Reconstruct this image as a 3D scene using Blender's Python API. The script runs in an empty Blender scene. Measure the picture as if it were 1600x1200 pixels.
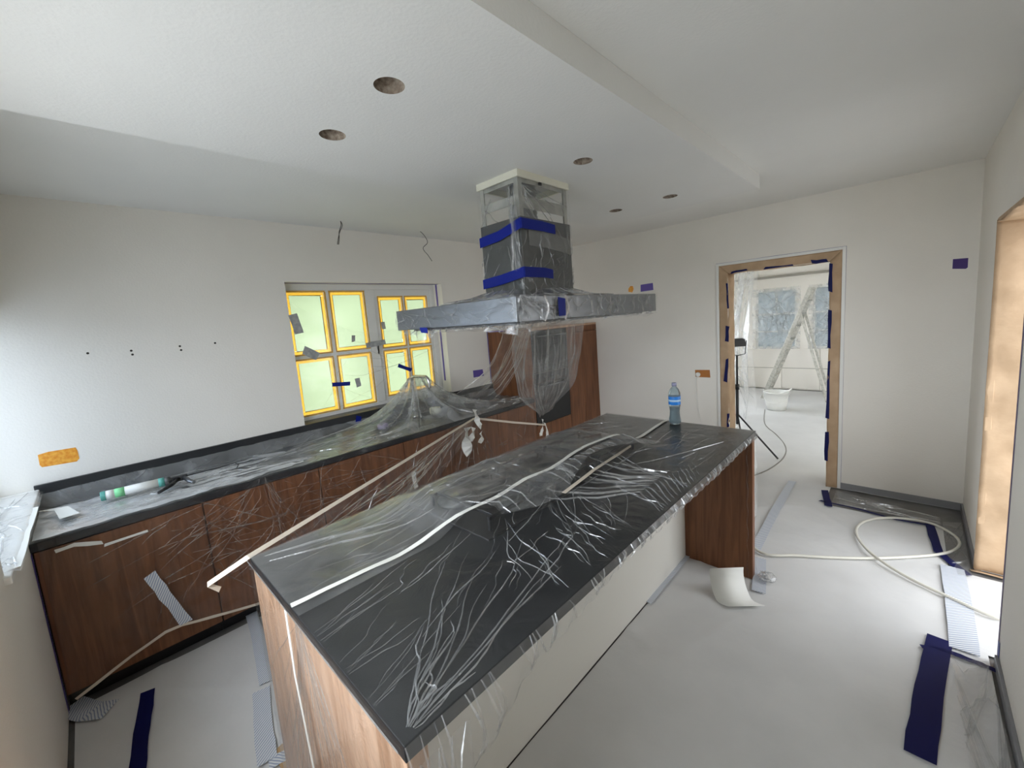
import bpy, bmesh, math, random
import numpy as np
from mathutils import Vector, Matrix, noise

random.seed(7)
rng = np.random.default_rng(7)
SC = bpy.context.scene
COL = SC.collection

# ------------------------------------------------------------------ camera
FPX, CZ, PX, PY = 644.54, 1.6705, 811.02, 580.97
yaw, pitch, roll = .7645, -.127, -.0758
cy_, sy_, cp_, sp_, cr_, sr_ = math.cos(yaw), math.sin(yaw), math.cos(pitch), math.sin(pitch), math.cos(roll), math.sin(roll)
F = Vector((-sy_*cp_, cy_*cp_, sp_)); U0 = Vector((sy_*sp_, -cy_*sp_, cp_)); R0 = Vector((cy_, sy_, 0))
RR = R0*cr_ + U0*sr_; UU = U0*cr_ - R0*sr_
cam = bpy.data.objects.new('camera', bpy.data.cameras.new('camera')); COL.objects.link(cam)
M = Matrix.Identity(4)
for i in range(3):
    M[i][0] = RR[i]; M[i][1] = UU[i]; M[i][2] = -F[i]
M[2][3] = CZ
cam.matrix_world = M
cam.data.sensor_width = 36; cam.data.lens = FPX*36/1600
cam.data.shift_x = -(PX-800)/1600; cam.data.shift_y = (PY-600)/1600
cam.data.clip_start = .02
SC.camera = cam

def on(px, py, ax, val):
    """a point of the photograph carried onto the real plane (wall, worktop, floor) it lies in"""
    d = F + RR*((px-PX)/FPX) - UU*((py-PY)/FPX)
    i = 'xyz'.index(ax); o = Vector((0, 0, CZ)); t = (val-o[i])/d[i]
    return o + d*t

# ------------------------------------------------------------------ light
w = bpy.data.worlds.new('world'); SC.world = w; w.use_nodes = True
bg = w.node_tree.nodes['Background']
bg.inputs[0].default_value = (.91, .95, 1, 1); bg.inputs[1].default_value = 6.0
SC.view_settings.view_transform = 'Standard'; SC.view_settings.look = 'None'
SC.view_settings.exposure = 1.25; SC.view_settings.gamma = 1; SC.view_settings.use_curve_mapping = False
SC.cycles.max_bounces = 10; SC.cycles.diffuse_bounces = 7; SC.cycles.glossy_bounces = 4
SC.cycles.transparent_max_bounces = 24; SC.cycles.transmission_bounces = 8
SC.cycles.caustics_reflective = False; SC.cycles.caustics_refractive = False

def portal(name, loc, direction, sx, sy):
    l = bpy.data.lights.new(name, 'AREA'); l.shape = 'RECTANGLE'; l.size = sx; l.size_y = sy
    l.cycles.is_portal = True
    o = bpy.data.objects.new(name, l); COL.objects.link(o); o.location = loc
    o.rotation_euler = Vector(direction).to_track_quat('-Z', 'Y').to_euler()
XL, XC, YN, YF, XR, H, HS, TC, TI = -3.42, -2.80, -.286, 4.34, .326, 2.507, 2.41, .846, .92
portal('portal_near', (-2.8, -.56, 1.42), (0, 1, 0), 1.2, .96)
portal('portal_near_wide', (-1.2, -.56, 1.58), (0, 1, 0), 1.7, 1.26)
portal('portal_right', (.6, 2.98, 1.0), (-1, 0, 0), .9, 2.0)
portal('portal_back', (-2.95, 6.6, 1.45), (1, 0, 0), 2.4, .85)

# ------------------------------------------------------------------ materials
def mat(name, col, rough=.6, metal=0, spec=.5):
    m = bpy.data.materials.new(name); m.use_nodes = True
    b = m.node_tree.nodes['Principled BSDF']
    b.inputs['Base Color'].default_value = (*col, 1); b.inputs['Roughness'].default_value = rough
    b.inputs['Metallic'].default_value = metal; b.inputs['Specular IOR Level'].default_value = spec
    return m
def nd(m, t, **kw):
    n = m.node_tree.nodes.new(t)
    for k, v in kw.items():
        if k in n.inputs: n.inputs[k].default_value = v
        else: setattr(n, k, v)
    return n
def lk(m, a, ao, b, bi): m.node_tree.links.new(a.outputs[ao], b.inputs[bi])
def pos(m, scale=(1, 1, 1), kind='Geometry', out='Position'):
    g = nd(m, 'ShaderNodeNewGeometry') if kind == 'Geometry' else nd(m, 'ShaderNodeTexCoord')
    mp = nd(m, 'ShaderNodeMapping'); mp.inputs['Scale'].default_value = scale
    lk(m, g, out, mp, 'Vector'); return mp
def noise_col(m, c1, c2, scale, detail=4, vec=None, lo=.35, hi=.65, bump=0, bscale=None, dist=0):
    b = m.node_tree.nodes['Principled BSDF']
    vec = vec or pos(m)
    n = nd(m, 'ShaderNodeTexNoise', Scale=scale, Detail=detail, Distortion=dist); lk(m, vec, 0, n, 'Vector')
    r = nd(m, 'ShaderNodeValToRGB'); r.color_ramp.elements[0].position = lo; r.color_ramp.elements[1].position = hi
    r.color_ramp.elements[0].color = (*c1, 1); r.color_ramp.elements[1].color = (*c2, 1)
    lk(m, n, 'Fac', r, 'Fac'); lk(m, r, 'Color', b, 'Base Color')
    if bump:
        n2 = nd(m, 'ShaderNodeTexNoise', Scale=bscale or scale, Detail=6); lk(m, vec, 0, n2, 'Vector')
        bp = nd(m, 'ShaderNodeBump', Strength=bump, Distance=.01); lk(m, n2, 'Fac', bp, 'Height'); lk(m, bp, 'Normal', b, 'Normal')
    return m
WALL = noise_col(mat('wall_plaster', (.8, .78, .73), .85), (.80, .765, .70), (.84, .805, .74), 1.3, 5, bump=.12, bscale=90)
CEIL = noise_col(mat('ceiling_plaster', (.8, .78, .73), .9), (.79, .785, .755), (.83, .825, .795), 1.1, 5, bump=.1, bscale=90)
SOFF = noise_col(mat('soffit_plaster', (.7, .7, .68), .9), (.78, .775, .75), (.82, .815, .79), 1.1, 5, bump=.1, bscale=90)
TRIMW = mat('trim_paint', (.80, .79, .75), .4)
def wood(name, c1, c2, rough=.45):
    m = mat(name, c1, rough)
    v = pos(m, (16, 16, 1.1))
    noise_col(m, c1, c2, 1.6, 7, v, .3, .7, bump=.15, bscale=5, dist=1.2)
    return m
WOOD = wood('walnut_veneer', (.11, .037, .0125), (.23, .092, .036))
WOOD_LIT = wood('daylit_veneer', (.42, .24, .14), (.66, .44, .30))  # lit copy of the veneer: daylight on the wood put into its colour
STONE = mat('black_granite', (.02, .021, .023), .35)
_v = pos(STONE); _n = nd(STONE, 'ShaderNodeTexVoronoi', Scale=420.0); lk(STONE, _v, 0, _n, 'Vector')
_r = nd(STONE, 'ShaderNodeValToRGB'); _r.color_ramp.elements[0].color = (.16, .17, .18, 1); _r.color_ramp.elements[0].position = .05
_r.color_ramp.elements[1].color = (.017, .018, .020, 1); _r.color_ramp.elements[1].position = .16
lk(STONE, _n, 'Distance', _r, 'Fac'); lk(STONE, _r, 'Color', STONE.node_tree.nodes['Principled BSDF'], 'Base Color')
BACKP = mat('island_back_paint', (.78, .76, .70), .5)
STEEL = mat('brushed_steel', (.19, .20, .21), .38, 1)
STEELD = mat('dark_steel', (.085, .088, .085), .42, .5)
GALV = noise_col(mat('galvanised', (.5, .5, .48), .5, .5), (.33, .33, .30), (.48, .48, .44), 14)
FOAM = mat('cream_gasket', (.72, .70, .58), .8)
DUCT = mat('flexible_duct', (.45, .46, .46), .35, .7)
CHROME = mat('brushed_chrome', (.55, .54, .52), .22, 1)
BLACK = mat('black_plastic', (.012, .012, .013), .4)
BGLASS = mat('black_glass', (.012, .013, .014), .06)
ENAMEL2 = mat('hob_surface', (.012, .012, .013), .4)
ENAMEL = mat('black_enamel', (.015, .015, .017), .22)
DARK = mat('dark_void', (.03, .025, .02), .95)
HOLE = noise_col(mat('board_edge', (.25, .19, .14), .9), (.16, .11, .08), (.38, .32, .25), 60)
BLUE = mat('blue_tape', (.004, .014, .20), .5, 0, .2)
NAVY = mat('navy_tape', (.003, .005, .07), .55, 0, .2)
PURP = mat('purple_tape', (.13, .09, .36), .6)
DLIL = mat('faded_purple_tape', (.20, .16, .33), .6)
LILAC = mat('lilac_tape', (.36, .30, .50), .6)
ORANGE = noise_col(mat('orange_tape', (.8, .3, .02), .35), (.72, .25, .015), (.85, .42, .06), 60)
WTAPE = mat('white_tape', (.78, .77, .72), .45)
BTAPE = mat('beige_tape', (.72, .63, .52), .5)
KRAFT = noise_col(mat('kraft_paper', (.6, .4, .23), .7), (.44, .30, .18), (.54, .38, .24), 7, 5, bump=.8, bscale=9)
CARD = mat('cardboard', (.50, .33, .17), .8)
TILE = noise_col(mat('grey_floor_tile', (.16, .155, .15), .35), (.12, .115, .11), (.20, .195, .19), 5, 6)
SHEET = noise_col(mat('white_fleece', (.74, .74, .73), .55), (.66, .66, .655), (.73, .73, .725), 2.2, 5, bump=.25, bscale=14)
HOSEM = mat('white_hose', (.72, .70, .62), .4)
WPLAS = mat('white_plastic', (.78, .78, .74), .4)
PAPER = mat('white_paper', (.84, .84, .80), .6)
BASEB = mat('grey_skirting', (.24, .24, .25), .5)
CABLE = mat('dark_cable', (.10, .09, .08), .6)
ALU = noise_col(mat('aluminium', (.55, .54, .50), .4, .6), (.42, .41, .36), (.62, .61, .56), 30)
GREEN = mat('green_print', (.25, .72, .34), .5)
TEAL = mat('teal_plastic', (.10, .38, .32), .4)
LABELB = mat('blue_label', (.02, .20, .62), .35)
# striped sealing tape: hatched print across the width
STRIPE = mat('hatched_tape', (.75, .77, .8), .45)
_uv = nd(STRIPE, 'ShaderNodeUVMap'); _wv = nd(STRIPE, 'ShaderNodeTexWave', Scale=42.0); _wv.bands_direction = 'DIAGONAL'
_rr = nd(STRIPE, 'ShaderNodeValToRGB'); _rr.color_ramp.elements[0].position = .62; _rr.color_ramp.elements[1].position = .74
_rr.color_ramp.elements[0].color = (.74, .76, .78, 1); _rr.color_ramp.elements[1].color = (.30, .36, .50, 1)
lk(STRIPE, _uv, 0, _wv, 'Vector'); lk(STRIPE, _wv, 'Fac', _rr, 'Fac'); lk(STRIPE, _rr, 'Color', STRIPE.node_tree.nodes['Principled BSDF'], 'Base Color')

def film_mat(name, haze, col=(.85, .86, .86), gloss=.16, bump=.3, bscale=(3, 3, 3), tint=1.0, spec=.07, tmix=.45):
    """clear polythene: mostly transparent, a little milky, shiny, crinkled"""
    m = bpy.data.materials.new(name); m.use_nodes = True; t = m.node_tree; t.nodes.clear()
    out = nd(m, 'ShaderNodeOutputMaterial')
    v = pos(m, bscale)
    n = nd(m, 'ShaderNodeTexNoise', Scale=3.0, Detail=5, Distortion=1.5); lk(m, v, 0, n, 'Vector')
    bp = nd(m, 'ShaderNodeBump', Strength=bump, Distance=.02); lk(m, n, 'Fac', bp, 'Height')
    tr = nd(m, 'ShaderNodeBsdfTransparent'); tr.inputs[0].default_value = (tint, tint, tint, 1)
    df = nd(m, 'ShaderNodeBsdfDiffuse'); df.inputs[0].default_value = (*col, 1)
    tl = nd(m, 'ShaderNodeBsdfTranslucent'); tl.inputs[0].default_value = (*col, 1)
    md = nd(m, 'ShaderNodeMixShader'); md.inputs[0].default_value = tmix; lk(m, df, 0, md, 1); lk(m, tl, 0, md, 2)
    lk(m, bp, 'Normal', df, 'Normal')
    n2 = nd(m, 'ShaderNodeTexNoise', Scale=1.2, Detail=6, Distortion=2.0); lk(m, v, 0, n2, 'Vector')
    mr = nd(m, 'ShaderNodeMapRange'); mr.inputs['From Min'].default_value = .35; mr.inputs['From Max'].default_value = .75
    mr.inputs['To Min'].default_value = haze*.5; mr.inputs['To Max'].default_value = min(1, haze*1.7)
    lk(m, n2, 'Fac', mr, 'Value')
    m1 = nd(m, 'ShaderNodeMixShader'); lk(m, mr, 0, m1, 0); lk(m, tr, 0, m1, 1); lk(m, md, 0, m1, 2)
    gl = nd(m, 'ShaderNodeBsdfGlossy'); gl.inputs['Roughness'].default_value = gloss; lk(m, bp, 'Normal', gl, 'Normal')
    lw = nd(m, 'ShaderNodeLayerWeight', Blend=.5); lk(m, bp, 'Normal', lw, 'Normal')
    pw = nd(m, 'ShaderNodeMath', operation='POWER'); pw.inputs[1].default_value = 4.0; lk(m, lw, 'Facing', pw, 0)
    fr = nd(m, 'ShaderNodeMath', operation='MULTIPLY_ADD'); fr.inputs[1].default_value = .6; fr.inputs[2].default_value = spec; lk(m, pw, 0, fr, 0)
    m2 = nd(m, 'ShaderNodeMixShader'); lk(m, fr, 0, m2, 0); lk(m, m1, 0, m2, 1); lk(m, gl, 0, m2, 2)
    lk(m, m2, 0, out, 0)
    return m
FILM = film_mat('film_clear', .02, spec=.035)
FILML = film_mat('film_loose', .07)
FILMH = film_mat('film_hazy', .17, bump=.5)
FILMC = film_mat('film_counter', .30, bump=.5)
FILMO = film_mat('film_overlap', .13, spec=.06)
FOLD = film_mat('film_fold', .28, gloss=.10, bump=.2, spec=.16)
FOLDS = film_mat('film_fold_soft', .13, gloss=.14, bump=.2, spec=.09)
FOLDL = film_mat('film_fold_loose', .30, col=(.85, .80, .74), gloss=.12, bump=.2, spec=.12)

def pane_mat(name, col):
    m = bpy.data.materials.new(name); m.use_nodes = True; t = m.node_tree; t.nodes.clear()
    out = nd(m, 'ShaderNodeOutputMaterial'); tl = nd(m, 'ShaderNodeBsdfTranslucent'); tl.inputs[0].default_value = (*col, 1)
    gl = nd(m, 'ShaderNodeBsdfGlossy'); gl.inputs['Roughness'].default_value = .15
    mx = nd(m, 'ShaderNodeMixShader'); mx.inputs[0].default_value = .06
    v = pos(m); n = nd(m, 'ShaderNodeTexNoise', Scale=1.6, Detail=2); lk(m, v, 0, n, 'Vector')
    r = nd(m, 'ShaderNodeValToRGB'); r.color_ramp.elements[0].color = tuple(c*.80 for c in col)+(1,); r.color_ramp.elements[1].color = (*[min(1, c*1.2) for c in col], 1)
    lk(m, n, 'Fac', r, 'Fac'); lk(m, r, 'Color', tl, 'Color')
    lk(m, tl, 0, mx, 1); lk(m, gl, 0, mx, 2); lk(m, mx, 0, out, 0); return m
PANE = pane_mat('green_film_pane', (.085, .105, .063))
YTAPE = pane_mat('yellow_tape', (.16, .090, .009))
YSOLID = mat('yellow_tape_face', (.70, .40, .07), .6)
BPANE = pane_mat('back_pane', (.032, .038, .040))

# ------------------------------------------------------------------ mesh helpers
class MB:
    def __init__(s): s.v = []; s.f = []; s.m = []; s.uv = {}; s.smooth = []
    def quad(s, a, b, c, d, mi=0, sm=False):
        n = len(s.v); s.v += [tuple(a), tuple(b), tuple(c), tuple(d)]; s.f.append((n, n+1, n+2, n+3)); s.m.append(mi); s.smooth.append(sm)
    def box(s, x0, x1, y0, y1, z0, z1, mi=0):
        if x0 > x1: x0, x1 = x1, x0
        if y0 > y1: y0, y1 = y1, y0
        if z0 > z1: z0, z1 = z1, z0
        n = len(s.v)
        s.v += [(x, y, z) for z in (z0, z1) for x, y in ((x0, y0), (x1, y0), (x1, y1), (x0, y1))]
        for f in ((3, 2, 1, 0), (4, 5, 6, 7), (0, 1, 5, 4), (1, 2, 6, 5), (2, 3, 7, 6), (3, 0, 4, 7)):
            s.f.append(tuple(n+i for i in f)); s.m.append(mi); s.smooth.append(False)
        return s
    def obox(s, c, ax, ay, az, hx, hy, hz, mi=0):
        """oriented box"""
        c = Vector(c); n = len(s.v)
        for k in (-1, 1):
            for i, j in ((-1, -1), (1, -1), (1, 1), (-1, 1)):
                s.v.append(tuple(c + Vector(ax)*hx*i + Vector(ay)*hy*j + Vector(az)*hz*k))
        for f in ((3, 2, 1, 0), (4, 5, 6, 7), (0, 1, 5, 4), (1, 2, 6, 5), (2, 3, 7, 6), (3, 0, 4, 7)):
            s.f.append(tuple(n+i for i in f)); s.m.append(mi); s.smooth.append(False)
        return s
    def tube(s, pts, r, k=8, mi=0, cap=True):
        pts = [Vector(p) for p in pts]; rs = r if isinstance(r, (list, tuple)) else [r]*len(pts)
        n0 = len(s.v); up = None
        for i, p in enumerate(pts):
            t = (pts[min(i+1, len(pts)-1)] - pts[max(i-1, 0)]).normalized()
            if up is None:
                up = Vector((0, 0, 1)) if abs(t.z) < .9 else Vector((1, 0, 0))
            a = (up - t*up.dot(t)).normalized(); b = t.cross(a); up = a
            for j in range(k):
                q = p + (a*math.cos(2*math.pi*j/k) + b*math.sin(2*math.pi*j/k))*rs[i]; s.v.append(tuple(q))
        for i in range(len(pts)-1):
            for j in range(k):
                a = n0+i*k+j; b = n0+i*k+(j+1) % k
                s.f.append((a, b, b+k, a+k)); s.m.append(mi); s.smooth.append(True)
        if cap:
            s.f.append(tuple(n0+j for j in range(k-1, -1, -1))); s.m.append(mi); s.smooth.append(False)
            e = n0+(len(pts)-1)*k; s.f.append(tuple(e+j for j in range(k))); s.m.append(mi); s.smooth.append(False)
        return s
    def lathe(s, prof, c, k=20, mi=0, axis=(0, 0, 1), squash=None):
        az = Vector(axis).normalized(); ax = az.orthogonal().normalized(); ay = az.cross(ax); c = Vector(c); n0 = len(s.v)
        for r, z in prof:
            for j in range(k):
                a = 2*math.pi*j/k; rr = r*(squash(a, z) if squash else 1)
                s.v.append(tuple(c + ax*rr*math.cos(a) + ay*rr*math.sin(a) + az*z))
        for i in range(len(prof)-1):
            for j in range(k):
                a = n0+i*k+j; b = n0+i*k+(j+1) % k
                s.f.append((a, b, b+k, a+k)); s.m.append(mi if not callable(mi) else mi(i)); s.smooth.append(True)
        if prof[0][0] > 1e-4: s.f.append(tuple(n0+j for j in range(k-1, -1, -1))); s.m.append(mi if not callable(mi) else mi(0)); s.smooth.append(False)
        if prof[-1][0] > 1e-4:
            e = n0+(len(prof)-1)*k; s.f.append(tuple(e+j for j in range(k))); s.m.append(mi if not callable(mi) else mi(len(prof)-2)); s.smooth.append(False)
        return s
    def build(s, name, mats, parent=None, bevel=0, loc=None):
        me = bpy.data.meshes.new(name)
        off = Vector(loc) if loc is not None else Vector((0, 0, 0))
        vs = [tuple(Vector(v)-off) for v in s.v] if loc is not None else s.v
        me.from_pydata(vs, [], s.f); me.update()
        for m in (mats if isinstance(mats, (list, tuple)) else [mats]): me.materials.append(m)
        me.polygons.foreach_set('material_index', s.m); me.polygons.foreach_set('use_smooth', s.smooth)
        if s.uv:
            ul = me.uv_layers.new(name='UVMap')
            for li, l in enumerate(me.loops): ul.data[li].uv = s.uv.get(l.vertex_index, (0, 0))
        o = bpy.data.objects.new(name, me); COL.objects.link(o)
        if loc is not None: o.location = off
        if parent is not None:
            o.parent = parent
            if loc is None: o.location = -Vector(parent.location)
            else: o.location = off - Vector(parent.location)
        if bevel:
            b = o.modifiers.new('bevel', 'BEVEL'); b.width = bevel; b.segments = 2; b.limit_method = 'ANGLE'
        return o
def B(*a, mi=0): return MB().box(*a, mi=mi)
def tag(o, label=None, cat=None, group=None, kind=None):
    if label: o['label'] = label
    if cat: o['category'] = cat
    if group: o['group'] = group
    if kind: o['kind'] = kind
    return o
def thing(name, loc, label, cat, group=None):
    e = bpy.data.objects.new(name, None); COL.objects.link(e); e.location = loc; e.empty_display_size = .1
    return tag(e, label, cat, group)
def struct(name, mb, m, parent=None, label=None, bevel=0):
    o = mb.build(name, m, parent, bevel)
    if parent is None: tag(o, label, None, None, 'structure')
    return o

def ribbon(pts, width, normal, mats, name, label=None, cat='tape', group=None, parent=None, thick=.0012, jag=0, end=None, lift=.0005, sub=1):
    """a strip of adhesive tape stuck along a path; pts are 3-D points, normal the direction away from the surface"""
    N = Vector(normal).normalized() if not callable(normal) else None
    P = [Vector(p) for p in pts]
    if sub > 1:
        Q = []
        for a, b in zip(P, P[1:]):
            for i in range(sub): Q.append(a.lerp(b, i/sub))
        P = Q+[P[-1]]
    mb = MB(); L = 0
    for i, p in enumerate(P):
        n = N if N is not None else Vector(normal(i/(len(P)-1))).normalized()
        t = (P[min(i+1, len(P)-1)]-P[max(i-1, 0)]).normalized(); sd = n.cross(t).normalized()
        if i: L += (p-P[i-1]).length
        wd = (width[min(i, len(width)-1)] if isinstance(width, (list, tuple)) else width)/2
        j1 = random.uniform(-jag, jag); j2 = random.uniform(-jag, jag)
        k1 = t*j2*2 if i in (0, len(P)-1) else Vector()
        a = p+sd*(wd+j1)+k1+n*lift; b = p-sd*(wd+j2)-k1+n*lift
        base = len(mb.v); mb.v += [tuple(a), tuple(b), tuple(b+n*thick), tuple(a+n*thick)]
        for q, c in zip(range(4), (wd, -wd, -wd, wd)): mb.uv[base+q] = (L, c)
        if i:
            o = base-4
            for x in range(4):
                y = (x+1) % 4
                mb.f.append((o+x, base+x, base+y, o+y)); mb.m.append(0); mb.smooth.append(False)
    mb.f.append((0, 1, 2, 3)); mb.m.append(0); mb.smooth.append(False)
    e = len(mb.v)-4; mb.f.append((e+3, e+2, e+1, e)); mb.m.append(0); mb.smooth.append(False)
    o = mb.build(name, mats, parent)
    if label: tag(o, label, cat, group)
    return o

# ---- film sheets: a surface S(u,v) with folds (tent-shaped ridges) running over it
def film(name, S, nu, nv, folds, mats, label=None, cat='plastic film', parent=None, keep=None, group=None):
    us = np.linspace(0, 1, nu+1); vs = np.linspace(0, 1, nv+1)
    mb = MB()
    for u in us:
        for v in vs: mb.v.append(tuple(S(u, v)))
    for i in range(nu):
        for j in range(nv):
            if keep and not keep((i+.5)/nu, (j+.5)/nv): continue
            a = i*(nv+1)+j
            mb.f.append((a, a+nv+1, a+nv+2, a+1)); mb.m.append(0); mb.smooth.append(True)
    for fd in folds:
        path, wd, ht = fd[:3]; wd *= .75; mi = fd[3] if len(fd) > 3 else 1
        pts = []; n = 0
        for (u, v) in path:
            u = min(max(u, 0), 1); v = min(max(v, 0), 1)
            p = Vector(S(u, v)); e = 1e-3
            du = (Vector(S(min(u+e, 1), v))-Vector(S(max(u-e, 0), v))); dv = (Vector(S(u, min(v+e, 1)))-Vector(S(u, max(v-e, 0))))
            nn = du.cross(dv)
            nn = nn.normalized() if nn.length > 1e-12 else Vector((0, 0, 1))
            pts.append((p, nn))
        base = len(mb.v); k = len(pts)
        for i, (p, nn) in enumerate(pts):
            t = pts[min(i+1, k-1)][0]-pts[max(i-1, 0)][0]
            if t.length < 1e-6: t = Vector((1, 0, 0))
            t.normalize(); sd = nn.cross(t)
            if nn.z < -.2: nn = -nn
            tp = math.sin(math.pi*(i+.35)/(k-.3)) if k > 2 else 1
            tp = max(tp, .08)**.6
            mb.v += [tuple(p+sd*wd*.5*tp+nn*.0006), tuple(p+nn*(ht*tp+.0008)), tuple(p-sd*wd*.5*tp+nn*.0006)]
            if i:
                o = base+(i-1)*3; q = base+i*3
                for x in (0, 1): mb.f.append((o+x, q+x, q+x+1, o+x+1)); mb.m.append(mi); mb.smooth.append(False)
    o = mb.build(name, mats, parent)
    if label: tag(o, label, cat, group)
    return o
def wiggle(p0, p1, n=9, amp=.01, seed=None):
    """path between two (u,v) points with gentle wander; amp in the same units"""
    a = np.array(p0, float); b = np.array(p1, float); d = b-a; L = np.hypot(*d)+1e-9; pr = np.array([-d[1], d[0]])/L
    ph = rng.uniform(0, 6.28, 3); am = rng.uniform(.3, 1, 3)*amp
    out = []
    for i in range(n):
        t = i/(n-1); env = math.sin(math.pi*t)**.5 if 0 < t < 1 else 0
        off = env*(am[0]*math.sin(2.2*t+ph[0])+am[1]*.6*math.sin(6*t+ph[1])+am[2]*.35*math.sin(15*t+ph[2]))
        out.append(tuple(a+d*t+pr*off))
    return out
def nz(x, y, z, s=1.0, o=0.0): return noise.noise(Vector((x*s+o, y*s-o, z*s+o*.5)))

# =================================================================== SETTING
TH = .30
# floor slab under everything
struct('floor', MB().box(XL-TH, XR+TH, YN-TH, YF+.16, -.12, -.004).box(-3.2, 1.5, YF+.16, 9.1, -.12, -.004), TILE, label='grey tiled floor under the protective sheets')
struct('ground', B(-30, 30, -30, 30, -.5, -.15), mat('bounce_ground', (.45, .45, .44), .9), label='pale ground added outside the windows to bounce daylight in')  # unseen ground, kept pale to bounce daylight onto walls and ceiling
struct('ceiling', B(XL-TH, XR+TH, YN-TH, YF+.16, H, H+.12), CEIL, label='white plaster ceiling')
# walls
WY0, WY1, WZ0, WZ1 = 1.107, 2.542, .975, 2.079
wl = MB().box(XL-TH, XL, YN-TH, WY0, 0, H).box(XL-TH, XL, WY1, YF+.16, 0, H).box(XL-TH, XL, WY0, WY1, 0, WZ0).box(XL-TH, XL, WY0, WY1, WZ1, H)
struct('wall_left', wl, WALL, label='off-white wall with the small-paned window')
NX1, NZ0, NZ1 = -2.17, .925, 1.90
wn = MB().box(XL, NX1, YN-TH, YN, 0, NZ0).box(XL, NX1, YN-TH, YN, NZ1, H).box(NX1, -2.05, YN-TH, YN, 0, H).box(-.35, XR, YN-TH, YN, 0, H).box(-2.05, -.35, YN-TH, YN, 2.2, H).box(-2.05, -.35, YN-TH, YN, 0, .95)
struct('wall_near', wn, WALL, label='off-white wall below the open window sill')
DX0, DX1, DZ = -1.385, -.412, 2.042
wf = MB().box(XL, DX0, YF, YF+.16, 0, H).box(DX1, XR+TH, YF, YF+.16, 0, H).box(DX0, DX1, YF, YF+.16, DZ, H)
struct('wall_far', wf, WALL, label='off-white wall with the paper-wrapped doorway')
OY0, OY1, OZ = 2.58, 3.43, 2.0
wr = MB().box(XR, XR+TH, YN-TH, OY0, 0, H).box(XR, XR+TH, OY1, YF, 0, H).box(XR, XR+TH, OY0, OY1, OZ, H)
struct('wall_right', wr, WALL, label='off-white wall with the opening to the daylight')

def masked(name, col):   # added tinted pane, unseen, that dims the daylight through an opening
    m = bpy.data.materials.new(name); m.use_nodes = True; m.node_tree.nodes.clear()
    o = nd(m, 'ShaderNodeOutputMaterial'); t = nd(m, 'ShaderNodeBsdfTransparent'); t.inputs[0].default_value = (*col, 1)
    g = nd(m, 'ShaderNodeBsdfGlossy'); g.inputs['Roughness'].default_value = .1; x = nd(m, 'ShaderNodeMixShader'); x.inputs[0].default_value = .05
    lk(m, t, 0, x, 1); lk(m, g, 0, x, 2); lk(m, x, 0, o, 0); return m
DIM_NEAR = masked('dimming_pane', (.27, .305, .35))
DIM_LIGHT = masked('light_dimming_pane', (.62, .64, .66))
DIM_DOOR = masked('door_dimming_pane', (.38, .38, .38))
nw = struct('window_2', MB().box(XL, NX1, YN-.20, YN-.15, NZ1-.05, NZ1).box(XL, NX1, YN-.20, YN-.15, NZ0+.028, NZ0+.07).box(XL, XL+.04, YN-.20, YN-.15, NZ0+.07, NZ1-.05).box(NX1-.05, NX1, YN-.20, YN-.15, NZ0+.07, NZ1-.05).box(-2.82, -2.76, YN-.20, YN-.15, NZ0+.07, NZ1-.05), TRIMW, label='window over the counter end with an added dimming pane')
pq = MB(); pq.quad((XL+.04, YN-.175, NZ0+.07), (NX1-.05, YN-.175, NZ0+.07), (NX1-.05, YN-.175, NZ1-.05), (XL+.04, YN-.175, NZ1-.05)); pq.build('pane', DIM_NEAR, nw)  # added pane, weakens the daylight on the wall beside this window
struct('window_6', MB().box(-2.05, -.35, YN-.22, YN-.16, .95, 1.0).box(-2.05, -.35, YN-.22, YN-.16, 2.15, 2.2).box(-2.05, -2.0, YN-.22, YN-.16, 1.0, 2.15).box(-.4, -.35, YN-.22, YN-.16, 1.0, 2.15).box(-1.23, -1.17, YN-.22, YN-.16, 1.0, 2.15), TRIMW, label='window in the near wall behind the viewer')
pq = MB(); pq.quad((-2.0, YN-.19, 1.0), (-.4, YN-.19, 1.0), (-.4, YN-.19, 2.15), (-2.0, YN-.19, 2.15)); pq.build('pane', DIM_LIGHT, bpy.data.objects['window_6'])  # added pane to hold back some of this window's daylight
# lowered ceiling panel with the round cut-outs for downlights
SX0, SX1, SY1 = -2.005, -.766, 3.25
sof = MB().box(SX0, SX1, YN, SY1, HS, H-.001).build('soffit', [SOFF, HOLE])
cut = MB()
holes = [(-1.19, .762), (-1.61, .762), (-1.192, 1.806), (-1.615, 2.845), (-1.207, 2.853)]
for hx, hy in holes: cut.lathe([(.047, 0), (.047, .092)], (hx, hy, HS-.02), 28, 0)
cutter = cut.build('cutter', [HOLE])
bm_ = sof.modifiers.new('holes', 'BOOLEAN'); bm_.operation = 'DIFFERENCE'; bm_.solver = 'EXACT'; bm_.object = cutter
dg = bpy.context.evaluated_depsgraph_get(); dg.update()
ev = bpy.data.meshes.new_from_object(sof.evaluated_get(dg)); sof.modifiers.clear(); sof.data = ev
bpy.data.objects.remove(cutter)
ctrs = [Vector((a, b)) for a, b in holes]
for p in sof.data.polygons:
    c = p.center
    if any((Vector((c.x, c.y))-q).length < .052 for q in ctrs) and c.z > HS+.002: p.material_index = 1
sof.name = 'ceiling_soffit'; tag(sof, 'lowered white ceiling panel with round downlight cut-outs', None, None, 'structure')
# little plasterboard collar and a loose wire in each hole
for i, (hx, hy) in enumerate(holes):
    m = MB().lathe([(.047, 0), (.047, .018), (.044, .018), (.044, 0)], (hx, hy, HS+.052), 24)
    m.build('hole_ring', WPLAS, sof)

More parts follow.
